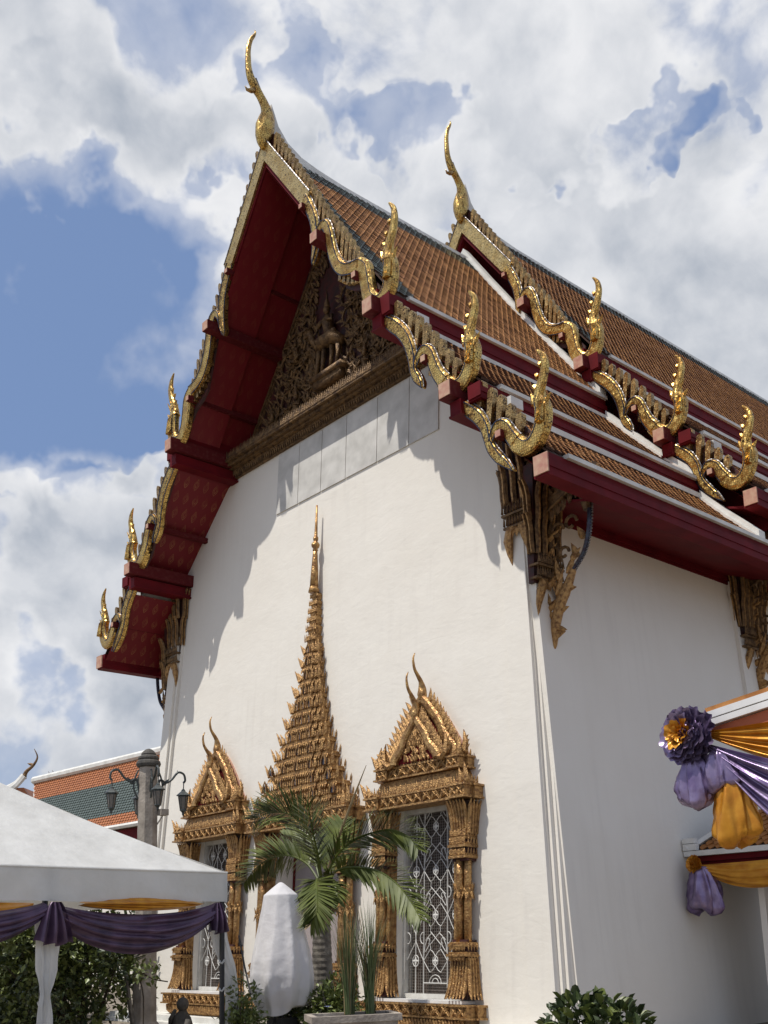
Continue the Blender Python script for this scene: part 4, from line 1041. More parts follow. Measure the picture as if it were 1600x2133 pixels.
def door():
    b = MB(); b.box(-1.0, 1.0, .38, .40, .2, 3.5); root = b.build('door', 'shade_wall', None); root.parent = hall
    b = MB(); b.box(-.02, .02, .36, .378, .2, 3.45); b.box(-.96, -.92, .35, .378, .2, 3.45); b.box(.92, .96, .35, .378, .2, 3.45); lb(b, 'door_leaf_rail', 'red', root)
    b = MB(); b.box(-1.0, 1.0, .02, .38, 3.42, 3.50); lb(b, 'lintel', 'red', root)
    b = MB(); b.box(-1.6, 1.6, -.5, .1, 0, .16); b.box(-1.45, 1.45, -.35, .1, .161, .30); lb(b, 'step', 'stone', root)
    for s in (-1, 1): cluster(root, s, 1.0, .30, 3.45)
    carved_band(root, 1.46, 3.46, 3.70, .34, name='lower_cornice', n=9); crest(root, 1.46, 3.70, .35, .15)
    # tiers of the spire: redented boxes, each with its cornice, row of leaves and little niches
    lv = [(1.30, 3.86, .34), (1.10, 4.12, .32), (.93, 4.39, .30), (.78, 4.67, .28), (.65, 4.96, .26), (.53, 5.25, .235), (.43, 5.54, .21), (.35, 5.83, .185), (.285, 6.12, .165), (.235, 6.40, .15), (.20, 6.66, .135)]
    for i, (hw, z, d) in enumerate(lv):
        h = (lv[i+1][1]-z) if i+1 < len(lv) else .24
        nx = lv[i+1][0]*.94 if i+1 < len(lv) else .17
        b = MB()
        # neck + flared cornice; three plan steps
        for k, (f, e) in enumerate(((.55, 0.05), (.80, .025), (1.0, 0))):
            b.hexa([(-nx*f-.01, -d*.75-e, z-.13), (nx*f+.01, -d*.75-e, z-.13), (nx*f+.01, 0, z-.13), (-nx*f-.01, 0, z-.13), (-hw*f*.96, -d-e, z), (hw*f*.96, -d-e, z), (hw*f*.96, 0, z), (-hw*f*.96, 0, z)])
            b.box(-hw*f, hw*f, -d-e-.015, 0, z+.001, z+h*.16)
            b.box(-hw*f*.97, hw*f*.97, -d-e, 0, z+h*.161, z+h*.30)
            b.box(-nx*f, nx*f, -d*.8-e, 0, z+h*.301, z+h+.0)
        t_ = recalc(lb(b, 'spire_tier', 'gilt', root))
        b = MB(); st = .055+.01*(hw > .7)
        n = int(2*hw/st)
        for q in range(n+1):
            x = -hw+q*2*hw/n; ax = abs(x)/hw; e = .05 if ax < .55 else (.025 if ax < .8 else 0)
            b.flame((x, -d-e-.012, z+h*.28), (0, -.12, 1), h*.40, .021, .02)
            b.flame((x, -d-e-.012, z+.02), (0, -.3, -1), h*.32, .021, .02)
        for s in (-1, 1):
            for (f, e, L_) in ((1.0, 0, .85), (.8, .025, .7), (.55, .05, .6)):
                b.flame((s*hw*f, -d-e, z+h*.25), (s*.30, -.15, 1), h*L_*1.15, .045, .04, (s, 0, 0), -.04*s, 4)
            for q in range(3): b.flame((s*hw, -d*.3*q-.02, z+h*.28), (s*.15, 0, 1), h*.5, .022, .02, (0, 1, 0))
        lb(b, 'tier_leaves', 'gilt', t_)
        m_ = 1 if hw < .4 else (3 if hw < .9 else 5)      # niches with blue glass
        for q in range(m_):
            b = MB(); x = (q-(m_-1)/2)*hw*.42
            e = .07
            b.prism([(x-.045, -d-e, z+h*.3), (x+.045, -d-e, z+h*.3), (x+.035, -d-e, z+h*.62), (x, -d-e, z+h*.85), (x-.035, -d-e, z+h*.62)], (0, .03, 0))
            recalc(lb(b, 'niche', 'blue_glass', t_))
        for q in range(m_):
            b = MB(); x = (q-(m_-1)/2)*hw*.42
            for s in (-1, 1): b.tube([(x+s*.055, -d-.085, z+h*.28), (x+s*.05, -d-.085, z+h*.6), (x, -d-.085, z+h*1.0)], [.014, .016, .006], 4)
            lb(b, 'niche_gable', 'gilt_scale', t_)
    # square bell and stacked lotus bands, needle
    z = 6.90; w_ = .148
    for q in range(6):
        b = MB(); hh = .20-.012*q; w2 = w_*(1-.07*q)
        for f in (1.0, .72):
            e = .0 if f == 1 else .02
            b.hexa([(-w2*f*.8, -w2*.8-.02-e, z), (w2*f*.8, -w2*.8-.02-e, z), (w2*f*.8, 0, z), (-w2*f*.8, 0, z), (-w2*f, -w2-.02-e, z+hh*.75), (w2*f, -w2-.02-e, z+hh*.75), (w2*f, 0, z+hh*.75), (-w2*f, 0, z+hh*.75)])
        for k in range(7): b.flame((-w2+k*w2/3, -w2-.03, z+hh*.25), (0, -.1, 1), hh*.75, .022, .018)
        b.box(-w2*.7, w2*.7, -w2*.7, 0, z+hh*.751, z+hh)
        recalc(lb(b, 'spire_band', 'gilt', root)); z += hh
    def nd(pr, nm, yy=-.13): b = MB(); b.lathe(pr, (0, yy, 0), 10); lb(b, nm, 'gilt_scale', root, smooth=True)
    nd([(.11, z), (.10, z+.05), (.085, z+.10)], 'spire_collar')
    nd([(.085, z+.1), (.072, z+.4), (.05, z+.75), (.04, z+.83)], 'spire_needle')
    zz = z+.83
    nd([(.04, zz), (.055, zz+.02), (.04, zz+.05), (.075, zz+.09), (.085, zz+.13), (.06, zz+.17), (.035, zz+.2), (.05, zz+.23), (.052, zz+.27), (.034, zz+.31), (.028, zz+.5), (.018, zz+.95), (.008, 9.42)], 'spire_tip')
    return root
dr = door(); dr.location = (-5.33-XC, -.283, 0); dr.rotation_euler.x = -BT

# ================================================================== things in the courtyard
def sheet(nu, nv, fn, thick=None):
    b = MB(); vs = [tuple(fn(i/nu, j/nv)) for j in range(nv+1) for i in range(nu+1)]
    b.add(vs, [(j*(nu+1)+i, j*(nu+1)+i+1, (j+1)*(nu+1)+i+1, (j+1)*(nu+1)+i) for j in range(nv) for i in range(nu)])
    return b
def hn(x, y=0., k=1.):    # cheap smooth noise
    return (math.sin(x*1.7*k+y*2.3)+math.sin(x*3.1*k-y*1.3+1.7)*.6+math.sin(x*6.3*k+y*4.1+.4)*.3)/1.9

# ---- white canopy tent
A = at(472, 1818, d=13.0); ev = Vector((.158, -.987, 0)); pn = Vector((-.987, -.158, 0)); TW = 5.2; TZ = A.z
tent = empty('canopy_tent', (A.x, A.y, 0), 'white pyramid canopy tent on black poles with gathered corner cloths', 'tent')
cor = [A, A+ev*TW, A+ev*TW+pn*TW, A+pn*TW]
apex = A+ev*(TW/2)+pn*(TW/2); apex.z = TZ+1.62
for i in range(4):
    p, q = cor[i], cor[(i+1) % 4]
    def fn(u, v):
        e = p.lerp(q, u); e = e.lerp(apex, v); e.z -= .10*math.sin(PI*v)*(1-.3*abs(2*u-1))+.012*hn(u*9, v*7)*(1-v)
        e.z += .02*math.sin(u*40)*(1-v)**3*.3
        return e
    sheet(40, 22, fn).build('roof_panel', 'tent', tent, smooth=True)
    out = (ev.cross(Vector((0, 0, 1))) if i == 0 else Vector((0, 0, 0)))
    nrm = ((p+q)/2-Vector((apex.x, apex.y, TZ))); nrm.z = 0; nrm.normalize()
    def fv(u, v):
        e = p.lerp(q, u)+nrm*(.012+.012*hn(u*14, v*2)*v+.006*math.sin(u*70)*v)
        e.z = TZ-.005-v*.345+.010*hn(u*5, 1)*v
        return e
    sheet(60, 8, fv).build('valance', 'tent', tent, smooth=True)
    b = MB(); b.tube([p+nrm*.01, q+nrm*.01], .014, 6); b.build('hem', 'tent', tent)
def curtain(base, h0, h1, edges, seed):
    """cloth tied to a pole; edges = (v, near end, far end) measured along the tent side"""
    vs_, a_, b_ = zip(*edges)
    def fn(u, v):
        z = lerp(h0, h1, v); e0 = interp(vs_, a_, v); e1 = interp(vs_, b_, v)
        fold = 1-1.8*abs(math.sin(u*PI*3.2+seed+v*1.5))**.8
        p = base+ev*(lerp(e0, e1, u)+.006*hn(v*18, u*3))-pn*((-.10 if seed == 0 else .045)+.030*fold*(.4+.6*v)+.012*hn(u*7, v*9))
        return Vector((p.x, p.y, z))
    return sheet(40, 40, fn)
PB = A+ev*2.45+pn*.06
for k, bp in enumerate((A+ev*.03+pn*.045, PB, A+ev*(TW-.06)+pn*.05, A+ev*(TW-.06)+pn*(TW-.05), A+ev*.06+pn*(TW-.05))):
    b = MB(); b.box(bp.x-.022, bp.x+.022, bp.y-.022, bp.y+.022, 0, TZ-.02)
    b.box(bp.x-.06, bp.x+.06, bp.y-.06, bp.y+.06, 0, .012)
    pl = b.build('pole', 'pole', tent)
    if k < 2:
        curtain(A if k == 0 else bp, TZ-.34 if k == 0 else TZ-.5, .05, [(0, -.01, .30), (.12, -.05, .22), (.3, -.17, .08), (.45, -.27, -.06), (.6, -.30, -.10), (1, -.27, -.02)] if k == 0 else [(0, -.18, .14), (.3, -.16, .10), (.42, -.08, .04), (.55, -.12, .07), (1, -.14, .09)], k).build('pole_cloth', 'tent', tent, smooth=True)
        for zz in (1.0, 1.32):
            b = MB(); b.tube([bp+Vector((.03*math.cos(a), .03*math.sin(a), zz-bp.z+.02*math.sin(a*2))) for a in [i*PI/5 for i in range(11)]], .012, 5); b.build('tie', 'tent', pl)
# sloping guy rope
def rope(p, q, r, m_, name, label, cat):
    b = MB(); b.tube([p, p.lerp(q, .5)-Vector((0, 0, .03)), q], r, 6); return tag(b.build(name, m_), label, cat)
rope(at(498, 1950, d=13.3), at(522, 2070, d=12.6), .012, 'pole', 'guy_rope', 'thin dark guy rope slanting between the tent corner cloth and the white cover', 'rope')

def swag(P0, P1, s0, s1, nf, amp, seed, nrm, gather=.25, nu=48, nv=22):
    """cloth looped between two points: folds radiate from the gathered ends"""
    r = random.Random(seed); ph = r.random()*6
    def fn(u, v):
        k = 4*u*(1-u); k = k**.8
        top = Vector(P0).lerp(Vector(P1), u)
        d = lerp(s0, s1, v)*k+gather*(v-.0)*(1-k)*.6
        a = amp*(.35+.65*k)*(1-2*abs(math.sin((v*nf*PI+ph+hn(u*3+ph, v*2)*.9)))**.7+.35*math.sin(v*nf*4.1*PI+u*5)+.25*hn(u*6+ph, v*9))
        return top+Vector((0, 0, -d))+nrm*(a+.04*math.sin(PI*u)+.10*math.sin(PI*v))
    return sheet(nu, nv, fn)
def ruffle(P, L, w_, seed, nrm, side, spread=1.0):
    """hanging gathered tail: narrow at the knot, flaring into deep pleats"""
    def fn(u, v):
        ww = w_*(.25+.75*v**.7)*spread
        a = (u-.5)*2
        z = -L*v*(1-.10*abs(a)+.04*math.sin(u*16+seed))
        return Vector(P)+side*(a*ww)+Vector((0, 0, z))+nrm*(.05+.055*math.sin(u*20+seed+v)*(.3+.7*v)+.04*math.sin(v*3)*(1-abs(a)))
    return sheet(40, 14, fn)
nT = Vector((.987, .158, 0))
zb_ = TZ-.36
def tp(s, z=None): p = A+ev*s+nT*.0; return Vector((p.x, p.y, zb_ if z is None else z))
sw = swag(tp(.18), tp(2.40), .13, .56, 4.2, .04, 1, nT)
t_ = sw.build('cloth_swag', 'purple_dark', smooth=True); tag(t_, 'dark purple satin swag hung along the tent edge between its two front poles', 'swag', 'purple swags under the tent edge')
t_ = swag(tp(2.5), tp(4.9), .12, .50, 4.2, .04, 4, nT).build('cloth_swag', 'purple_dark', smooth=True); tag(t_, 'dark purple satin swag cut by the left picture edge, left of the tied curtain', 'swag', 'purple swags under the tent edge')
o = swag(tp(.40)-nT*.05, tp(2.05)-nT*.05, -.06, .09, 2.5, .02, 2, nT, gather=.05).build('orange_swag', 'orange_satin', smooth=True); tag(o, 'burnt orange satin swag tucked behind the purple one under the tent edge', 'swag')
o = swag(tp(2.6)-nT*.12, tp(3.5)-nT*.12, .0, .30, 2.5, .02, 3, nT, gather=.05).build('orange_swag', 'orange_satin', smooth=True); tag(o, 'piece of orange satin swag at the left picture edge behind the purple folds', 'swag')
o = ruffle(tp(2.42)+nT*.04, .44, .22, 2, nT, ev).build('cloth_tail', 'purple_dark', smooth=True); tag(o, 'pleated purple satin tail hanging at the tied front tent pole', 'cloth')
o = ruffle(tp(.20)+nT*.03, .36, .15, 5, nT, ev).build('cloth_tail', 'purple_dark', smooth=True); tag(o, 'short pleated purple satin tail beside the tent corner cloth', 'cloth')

# ---- stone lamp post with four hanging lanterns
LP = at(310, 1560, y=-3.0); LPx, LPy, LPz = LP.x, LP.y, LP.z
post = empty('lamp_post', (LPx, LPy, 0), 'octagonal weathered stone lamp post with four dark hanging lanterns', 'lamp post')
b = MB(); b.lathe([(.24, 0), (.24, .3), (.205, .34), (.195, .5), (.155, LPz-.30)], (LPx, LPy, 0), 8); b.build('shaft', 'stone', post)
b = MB(); b.lathe([(.155, LPz-.32), (.19, LPz-.30), (.205, LPz-.26), (.195, LPz-.22), (.16, LPz-.19), (.175, LPz-.17), (.17, LPz-.14), (.12, LPz-.11), (.125, LPz-.09), (.10, LPz-.05), (.05, LPz-.01), (.02, LPz)], (LPx, LPy, 0), 16); b.build('cap', 'stone_dark', post)
rv = Vector((RT.x, RT.y, 0)).normalized(); fv_ = Vector((FW.x, FW.y, 0)).normalized()
def lantern(parent, c):
    x, y, z = c
    b = MB(); b.lathe([(.01, .14), (.03, .12), (.035, .10), (.10, .045), (.115, .03), (.115, .02), (.09, .015)], (x, y, z), 6)
    b.lathe([(.085, .012), (.085, .0), (.08, 0)], (x, y, z), 6); b.lathe([(.05, -.21), (.058, -.225), (.03, -.25), (.018, -.27), (.022, -.285), (.004, -.32)], (x, y, z), 6)
    for i in range(6):
        a = 2*PI*i/6; b.tube([(x+.082*math.cos(a), y+.082*math.sin(a), z+.01), (x+.05*math.cos(a), y+.05*math.sin(a), z-.215)], .006, 4)
    o = b.build('lantern', 'iron_dark', parent)
    b = MB(); b.lathe([(.076, .0), (.045, -.21)], (x, y, z), 6); b.build('glass', 'lamp_glass', o)
    b = MB(); b.tube([(x, y, z+.14), (x+.008, y, z+.19), (x, y, z+.25)], .009, 5); b.build('hook', 'iron_dark', o)
for (lat, dep) in ((-.53, -.28), (.28, -.53), (.53, .28), (-.28, .53)):
    dv = (rv*lat+fv_*dep).normalized(); c0 = Vector((LPx, LPy, LPz-.62))
    pts = [c0+dv*.14+Vector((0, 0, -.12)), c0+dv*.20+Vector((0, 0, .10)), c0+dv*.30+Vector((0, 0, .06)), c0+dv*.40+Vector((0, 0, .12)), c0+dv*.50+Vector((0, 0, .24)), c0+dv*.60+Vector((0, 0, .22)), c0+dv*.63+Vector((0, 0, .12)), c0+dv*.60+Vector((0, 0, .07))]
    b = MB(); b.tube(crom(pts, 5), .019, 7); b.tube(crom([c0+dv*.17+Vector((0, 0, .25)), c0+dv*.22+Vector((0, 0, .12)), c0+dv*.24+Vector((0, 0, -.05)), c0+dv*.17+Vector((0, 0, -.22))], 5), .017, 6)
    b.flame(c0+dv*.24+Vector((0, 0, .02)), dv+Vector((0, 0, .6)), .16, .03, .02, (0, 0, 1), .04); b.flame(c0+dv*.48+Vector((0, 0, .20)), dv*.2+Vector((0, 0, 1)), .09, .02, .015)
    b.build('arm', 'iron_dark', post)
    lantern(post, tuple(c0+dv*.60+Vector((0, 0, -.17))))
b = MB(); q = Vector((LPx, LPy, LPz-1.12))+rv*.25; b.box(q.x-.07, q.x+.07, q.y-.07, q.y+.07, q.z-.0, q.z+.10); b.tube([q, q+Vector((0, 0, -.08))-rv*.05, q+Vector((0, 0, -.22))-rv*.14], .012, 5)
tag(b.build('floodlight', 'stone'), 'small grey floodlight box bracketed to the lamp post', 'floodlight')

# ---- covered object
def cover(cx, cy, z0, z1, rmax):
    b = MB(); n = 110; rings = []
    prof = [(0, .012), (.004, .03), (.05, .125), (.095, .212), (.10, .222), (.108, .226), (.2, .25), (.35, .30), (.5, .355), (.62, .395), (.74, .415), (.85, .40), (.93, .36), (1, .30)]
    ts_ = [p_[0] for p_ in prof]; rs0 = [p_[1] for p_ in prof]
    for t in sorted(set([q for q in ts_ if q < .115]+[.12+.88*q/44 for q in range(45)])):
        r = interp(ts_, rs0, t); ring = []
        for i in range(n):
            a = 2*PI*i/n
            kf = 0 if t < .09 else (t-.05); fold = 1+(.012+.085*kf)*(1-1.8*abs(math.sin(4.5*a+.9*t+.6))**1.1)*(t > .03)+.05*kf*math.sin(2*a+4*t+1)+.022*kf*math.sin(13*a-4*t)+.012*kf*hn(a*4, t*20)
            rr = r*fold*rmax/.42; z = z1-(z1-z0)*t
            if t == 1: z += .12*math.sin(a*1+.5)+.04*math.sin(3*a)
            ring.append((cx+rr*math.cos(a), cy+rr*math.sin(a), z))
        rings.append(ring)
    b.loft(rings, cap=False); return b
wc = at(585, 1838, y=-3.5)
cov_ = empty('covered_stand', (wc.x, wc.y, 0), 'white cloth cover pulled down over a round object on a dark stand', 'covered object')
cover(wc.x, wc.y, .70, wc.z, .405).build('cloth_cover', 'cover', cov_, smooth=True)
b = MB(); b.tube([(wc.x, wc.y, 0), (wc.x, wc.y, 1.6)], .028, 8); b.box(wc.x-.16, wc.x+.16, wc.y-.12, wc.y+.12, .35, .60); b.build('stand', 'pole', cov_)
for a in (0.6, 2.7, 4.8):
    b = MB(); b.tube([(wc.x+.05*math.cos(a), wc.y+.05*math.sin(a), .8), (wc.x+.34*math.cos(a), wc.y+.34*math.sin(a), 0)], .012, 5); b.build('leg', 'pole', cov_)

# ---- palm
pb = at(672, 2050, y=-2.5); pt_ = at(668, 1925, y=-2.5)
palm = empty('palm_tree', (pb.x, pb.y, 0), 'young palm with ringed trunk and arching fronds before the temple door', 'palm')
b = MB(); prof = []
zt2 = 1.82
for i in range(46):
    z = i/45*zt2; r = lerp(.175, .115, z/zt2)*(1+.05*(i % 2))
    prof.append((r, z))
b.lathe(prof, (pb.x, pb.y, 0), 16); b.build('trunk', 'bark', palm)
b = MB(); rp = random.Random(5)
b.tube([(pb.x, pb.y, 1.72), (pb.x, pb.y, 1.95), (pb.x+.01, pb.y, 2.3)], [.125, .13, .06], 10)
for i in range(16):
    a = rp.uniform(0, 6.28); b.flame((pb.x+.1*math.cos(a), pb.y+.1*math.sin(a), 1.78+.25*rp.random()), (math.cos(a)*.6, math.sin(a)*.6, rp.uniform(-.6, 1)), .22, .05, .02)
b.build('crown_shaft', 'straw', palm)
vd = Vector((FW.x, FW.y, FW.z)).normalized()
def frond(pts, L, m_='leaf', n=44, up=.5, name='frond', seed=0, droop=.5, tip_dir=None, wid=.016, parent=palm):
    r = random.Random(seed); n = int(n*1.75); L *= 1.18; P = crom(pts, 8); b = MB()
    rad = [lerp(.020, .004, i/(len(P)-1)) for i in range(len(P))]
    b.tube(P, rad, 5); b.cm = 0
    cum = [0]
    for i in range(1, len(P)): cum.append(cum[-1]+(P[i]-P[i-1]).length)
    for k in range(n):
        s = cum[-1]*(.16+.84*(k+.5)/n); i = min(range(len(cum)-1), key=lambda q: abs(cum[q]-s)); i = max(1, min(i, len(P)-2))
        f = (s-cum[i])/max(1e-6, cum[i+1]-cum[i]); p = P[i].lerp(P[i+1], max(0, min(1, f))); t = (P[i+1]-P[i-1]).normalized()
        q = (k+.5)/n; ll = L*(math.sin(PI*(.12+.80*q)))**.7
        for sd in (-1, 1):
            sv = t.cross(vd).normalized()*sd
            tw = Vector((r.gauss(0, .10), r.gauss(0, .10), r.gauss(0, .10)))
            d0 = (sv*(.80)+t*(.80+.4*q)+vd*(-.30+.45*r.random())+tw).normalized()
            l2 = ll*r.uniform(.85, 1.08); pts_ = []; nseg = 4
            cur = p; dd = d0
            wv = t.cross(dd).normalized(); 
            ed = dd.cross(Vector((.3, -.4, .85))).normalized()
            V = []
            for j in range(nseg+1):
                w_ = wid*(.5, 1, .9, .6, .05)[j]
                V.append((cur-ed*w_, cur+ed*w_))
                dd = (dd+Vector((0, 0, -droop*.10*j))).normalized(); cur = cur+dd*(l2/nseg)
            vs = [a for pr in V for a in pr]
            b.add(vs, [(2*j, 2*j+1, 2*j+3, 2*j+2) for j in range(nseg)])
    return b.build(name, m_, parent)
Y0 = pb.y
def pp_(L): return [at(px, py, y=Y0+dy) for px, py, dy in L]
frond(pp_([(670, 1840, 0), (655, 1770, -.1), (635, 1722, -.25), (600, 1695, -.45), (560, 1694, -.6), (530, 1708, -.7)]), .42, seed=1)
frond(pp_([(671, 1840, 0), (664, 1790, -.15), (652, 1735, -.35), (644, 1690, -.5), (642, 1665, -.6)]), .36, seed=2, n=40, droop=.2)
frond(pp_([(668, 1842, 0), (640, 1800, .05), (600, 1782, .15), (560, 1790, .25), (530, 1812, .3), (508, 1842, .35)]), .42, seed=3)
frond(pp_([(668, 1835, 0), (648, 1775, .2), (620, 1748, .4), (590, 1738, .6)]), .26, 'leaf_yellow', seed=4, n=28)
frond(pp_([(670, 1842, -.05), (660, 1832, -.4), (661, 1868, -.7), (660, 1900, -.8), (648, 1925, -.85)]), .40, seed=5, n=46, droop=.1)
frond(pp_([(674, 1840, 0), (700, 1785, .0), (735, 1752, .1), (775, 1735, .2), (815, 1728, .25), (850, 1742, .3), (870, 1768, .3)]), .40, seed=6, n=52, droop=.35)
frond(pp_([(676, 1842, 0), (705, 1812, -.1), (745, 1806, -.2), (790, 1815, -.3), (828, 1842, -.4), (858, 1882, -.45), (876, 1916, -.5)]), .40, seed=7, n=52)
frond(pp_([(673, 1842, .1), (690, 1790, .4), (705, 1745, .7), (712, 1710, .9)]), .42, seed=8, n=36, droop=.2)
frond(pp_([(672, 1842, .0), (690, 1830, -.2), (702, 1850, -.3), (706, 1880, -.35)]), .26, seed=9, n=24)
b = MB(); sp = pp_([(676, 1835, 0), (700, 1760, 0), (735, 1665, 0), (763, 1594, 0)]); b.tube(sp, [.022, .02, .016, .004], 6); b.build('spear_leaf', 'straw', palm)

# ---- foliage helpers
def leafmesh(name, L, w_, m_):
    b = MB(); b.add([(0, 0, 0), (-w_, L*.4, .02), (w_, L*.4, .02), (0, L*.45, -.008), (-w_*.6, L*.78, .01), (w_*.6, L*.78, .01), (0, L, -.02)], [(0, 3, 1), (0, 2, 3), (1, 3, 4), (3, 2, 5), (3, 6, 4), (3, 5, 6)])
    me = bpy.data.meshes.new(name); me.from_pydata(b.v, [], b.f); me.materials.append(M[m_]); return me
def foliage(name, clumps, n, L, w_, mats, parent, seed, up=.3, kind=None, clus=9):
    """leaf tufts through the volume of several ellipsoids"""
    r = np.random.default_rng(seed); V = []; F = []; MI = []
    base = np.array([(0, 0, 0), (-w_, L*.45, .0), (w_, L*.45, .0), (0, L*.5, -.15*w_-.004), (0, L, -.02)])
    fs = [(0, 3, 1), (0, 2, 3), (1, 3, 4), (3, 2, 4)]
    wts = np.array([c[3]*c[4]*c[5] for c in clumps]); wts = wts/wts.sum()
    for k in range(n):
        c = clumps[r.choice(len(clumps), p=wts)]
        d = r.normal(size=3); d /= np.linalg.norm(d); q = r.random()**.45
        p = np.array(c[:3])+d*np.array(c[3:6])*q
        tw = d*.8+np.array((0, 0, up))+r.normal(size=3)*.35
        mi = min(len(mats)-1, int(r.random()**1.4*len(mats)))
        for j in range(clus):
            a = tw+r.normal(size=3)*.85; a /= np.linalg.norm(a)
            s_ = np.cross(a, r.normal(size=3)*.5+np.array((0, 0, 1))); s_ /= (np.linalg.norm(s_)+1e-6); n_ = np.cross(s_, a)
            sc = r.uniform(.65, 1.15); pj = p+r.normal(size=3)*L*.45
            o_ = len(V)
            V.extend((pj+sc*(base[:, [0]]*s_+base[:, [1]]*a+base[:, [2]]*n_)).tolist()); F.extend([tuple(o_+i for i in f) for f in fs]); MI += [mi]*4
    b = MB(); b.v = V; b.f = F; b.mi = MI
    return b.build(name, mats, parent)
def twigs(name, base, clumps, n, seed, parent, r0=.03):
    r = random.Random(seed); b = MB()
    for k in range(n):
        c = clumps[k % len(clumps)]
        e = Vector((c[0]+r.uniform(-.8, .8)*c[3], c[1]+r.uniform(-.8, .8)*c[4], c[2]+r.uniform(-.3, .7)*c[5]))
        mid = Vector(base).lerp(e, .5)+Vector((r.uniform(-.1, .1), r.uniform(-.1, .1), -.05))
        b.tube([base, mid, e], [r0, r0*.6, r0*.2], 5)
    return b.build(name, 'twig', parent)

# ---- clipped bush at the lower right, every large leaf of the near side its own
bc = at(1242, 2133, d=8.3); bc.z = .78
bush = empty('leafy_bush', (bc.x, bc.y, 0), 'glossy dark green bush at the bottom edge beside the corner of the hall', 'bush')
cl = [(bc.x, bc.y, .62, .42, .42, .42), (bc.x-.12, bc.y, .80, .26, .26, .24), (bc.x+.2, bc.y+.05, .70, .24, .26, .28)]
foliage('foliage', cl, 170, .085, .026, ['shrub_dark', 'shrub', 'shrub_dark'], bush, 21)
twigs('branches', Vector((bc.x, bc.y, 0)), cl, 16, 3, bush, .02)
lm = [leafmesh('leaf', .115, .034, 'shrub_dark'), leafmesh('leaf', .11, .032, 'shrub'), leafmesh('leaf', .10, .029, 'shrub_light')]
rb = random.Random(31); cdir = Vector((CAM.x-bc.x, CAM.y-bc.y, 0)).normalized()
for k in range(290):
    c = cl[rb.choices((0, 1, 2), (5, 2, 2))[0]]
    while True:
        d = Vector((rb.gauss(0, 1), rb.gauss(0, 1), rb.gauss(0, 1))).normalized()
        if d.dot(cdir) > -.35 and d.z > -.2: break
    p = Vector((c[0]+d.x*c[3], c[1]+d.y*c[4], c[2]+d.z*c[5]))+Vector((rb.gauss(0, .02), rb.gauss(0, .02), rb.gauss(0, .02)))
    q = (d+Vector((rb.gauss(0, .5), rb.gauss(0, .5), rb.gauss(.35, .5)))).normalized()
    e = q.to_track_quat('Y', 'Z').to_euler()
    inst(lm[0 if rb.random() < .5 else (1 if rb.random() < .62 else 2)], 'leaf', bush, p-bush.location, e, [rb.uniform(.8, 1.15)]*3)

# ---- shrubs and trees at the left, behind the tent
def shrub(label, cat, c, R_, h, n, L, w_, mats, seed, name='shrub', nb=5, group=None):
    r = random.Random(seed)
    root = empty(name, (c[0], c[1], 0), label, cat, group)
    cl = [(c[0]+r.uniform(-.5, .5)*R_, c[1]+r.uniform(-.5, .5)*R_, h*(.42+.36*r.random()), R_*r.uniform(.45, .7), R_*r.uniform(.45, .7), h*r.uniform(.22, .34)) for _ in range(nb)]
    cl.append((c[0], c[1], h*.45, R_*.8, R_*.8, h*.40))
    foliage('crown', cl, n, L, w_, mats, root, seed)
    twigs('trunk', Vector((c[0], c[1], 0)), cl, 12, seed, root, .05 if h > 1.5 else .02)
    return root
def gp(px, d): p = at(px, 2000, d=d); return (p.x, p.y)
shrub('broad leafy tree seen under the tent, left of the tied pole cloth', 'tree', gp(20, 19), 1.5, 2.55, 620, .13, .040, ['shrub_light', 'shrub', 'shrub_dark'], 41, 'leafy_tree')
shrub('broad leafy tree seen under the tent between the tied pole cloth and the lamp post', 'tree', gp(170, 18), 1.45, 2.50, 640, .13, .040, ['shrub_light', 'shrub', 'shrub_dark'], 42, 'leafy_tree')
shrub('dark low bush at the bottom left corner under the tent', 'bush', gp(40, 15.5), .9, 1.15, 260, .10, .03, ['shrub_dark', 'shrub'], 43)
shrub('dark dense tree behind the two leafy trees at the left', 'tree', gp(90, 24), 2.9, 2.9, 900, .16, .05, ['shrub_dark', 'shrub_dark', 'shrub'], 44, 'dark_tree')
# thin leafy branch reaching out to the right of the post
br = empty('slender_shrub', (gp(300, 16)[0], gp(300, 16)[1], 0), 'slender shrub with a thin leafy branch reaching right of the lamp post', 'shrub')
q0 = at(288, 2025, d=16); q1 = at(350, 2045, d=16); q2 = at(325, 2020, d=16)
b = MB(); b.tube(crom([Vector((br.location.x, br.location.y, 0)), Vector((br.location.x, br.location.y, .8)), q0, q0.lerp(q1, .5)-Vector((0, 0, .03)), q1], 4), .010, 5); b.build('branch', 'twig', br)
foliage('leaves', [(q2.x, q2.y, q2.z, .10, .10, .07), (q1.x, q1.y, q1.z, .07, .05, .05), (q0.x, q0.y, q0.z, .1, .1, .12)], 16, .10, .03, ['shrub', 'shrub_light'], br, 51, clus=5)
fp = empty('fan_palm', (gp(285, 17.5)[0], gp(285, 17.5)[1], 0), 'small dark palm whose stiff leaflets show right of the lamp post', 'palm')
frond([at(262, 2030, d=17.5), at(278, 1990, d=17.4), at(286, 1950, d=17.2)], .30, seed=14, n=22, droop=.1, parent=fp)
b = MB(); b.tube([(fp.location.x, fp.location.y, 0), tuple(at(262, 2030, d=17.5))], .04, 6); b.build('trunk', 'bark', fp)

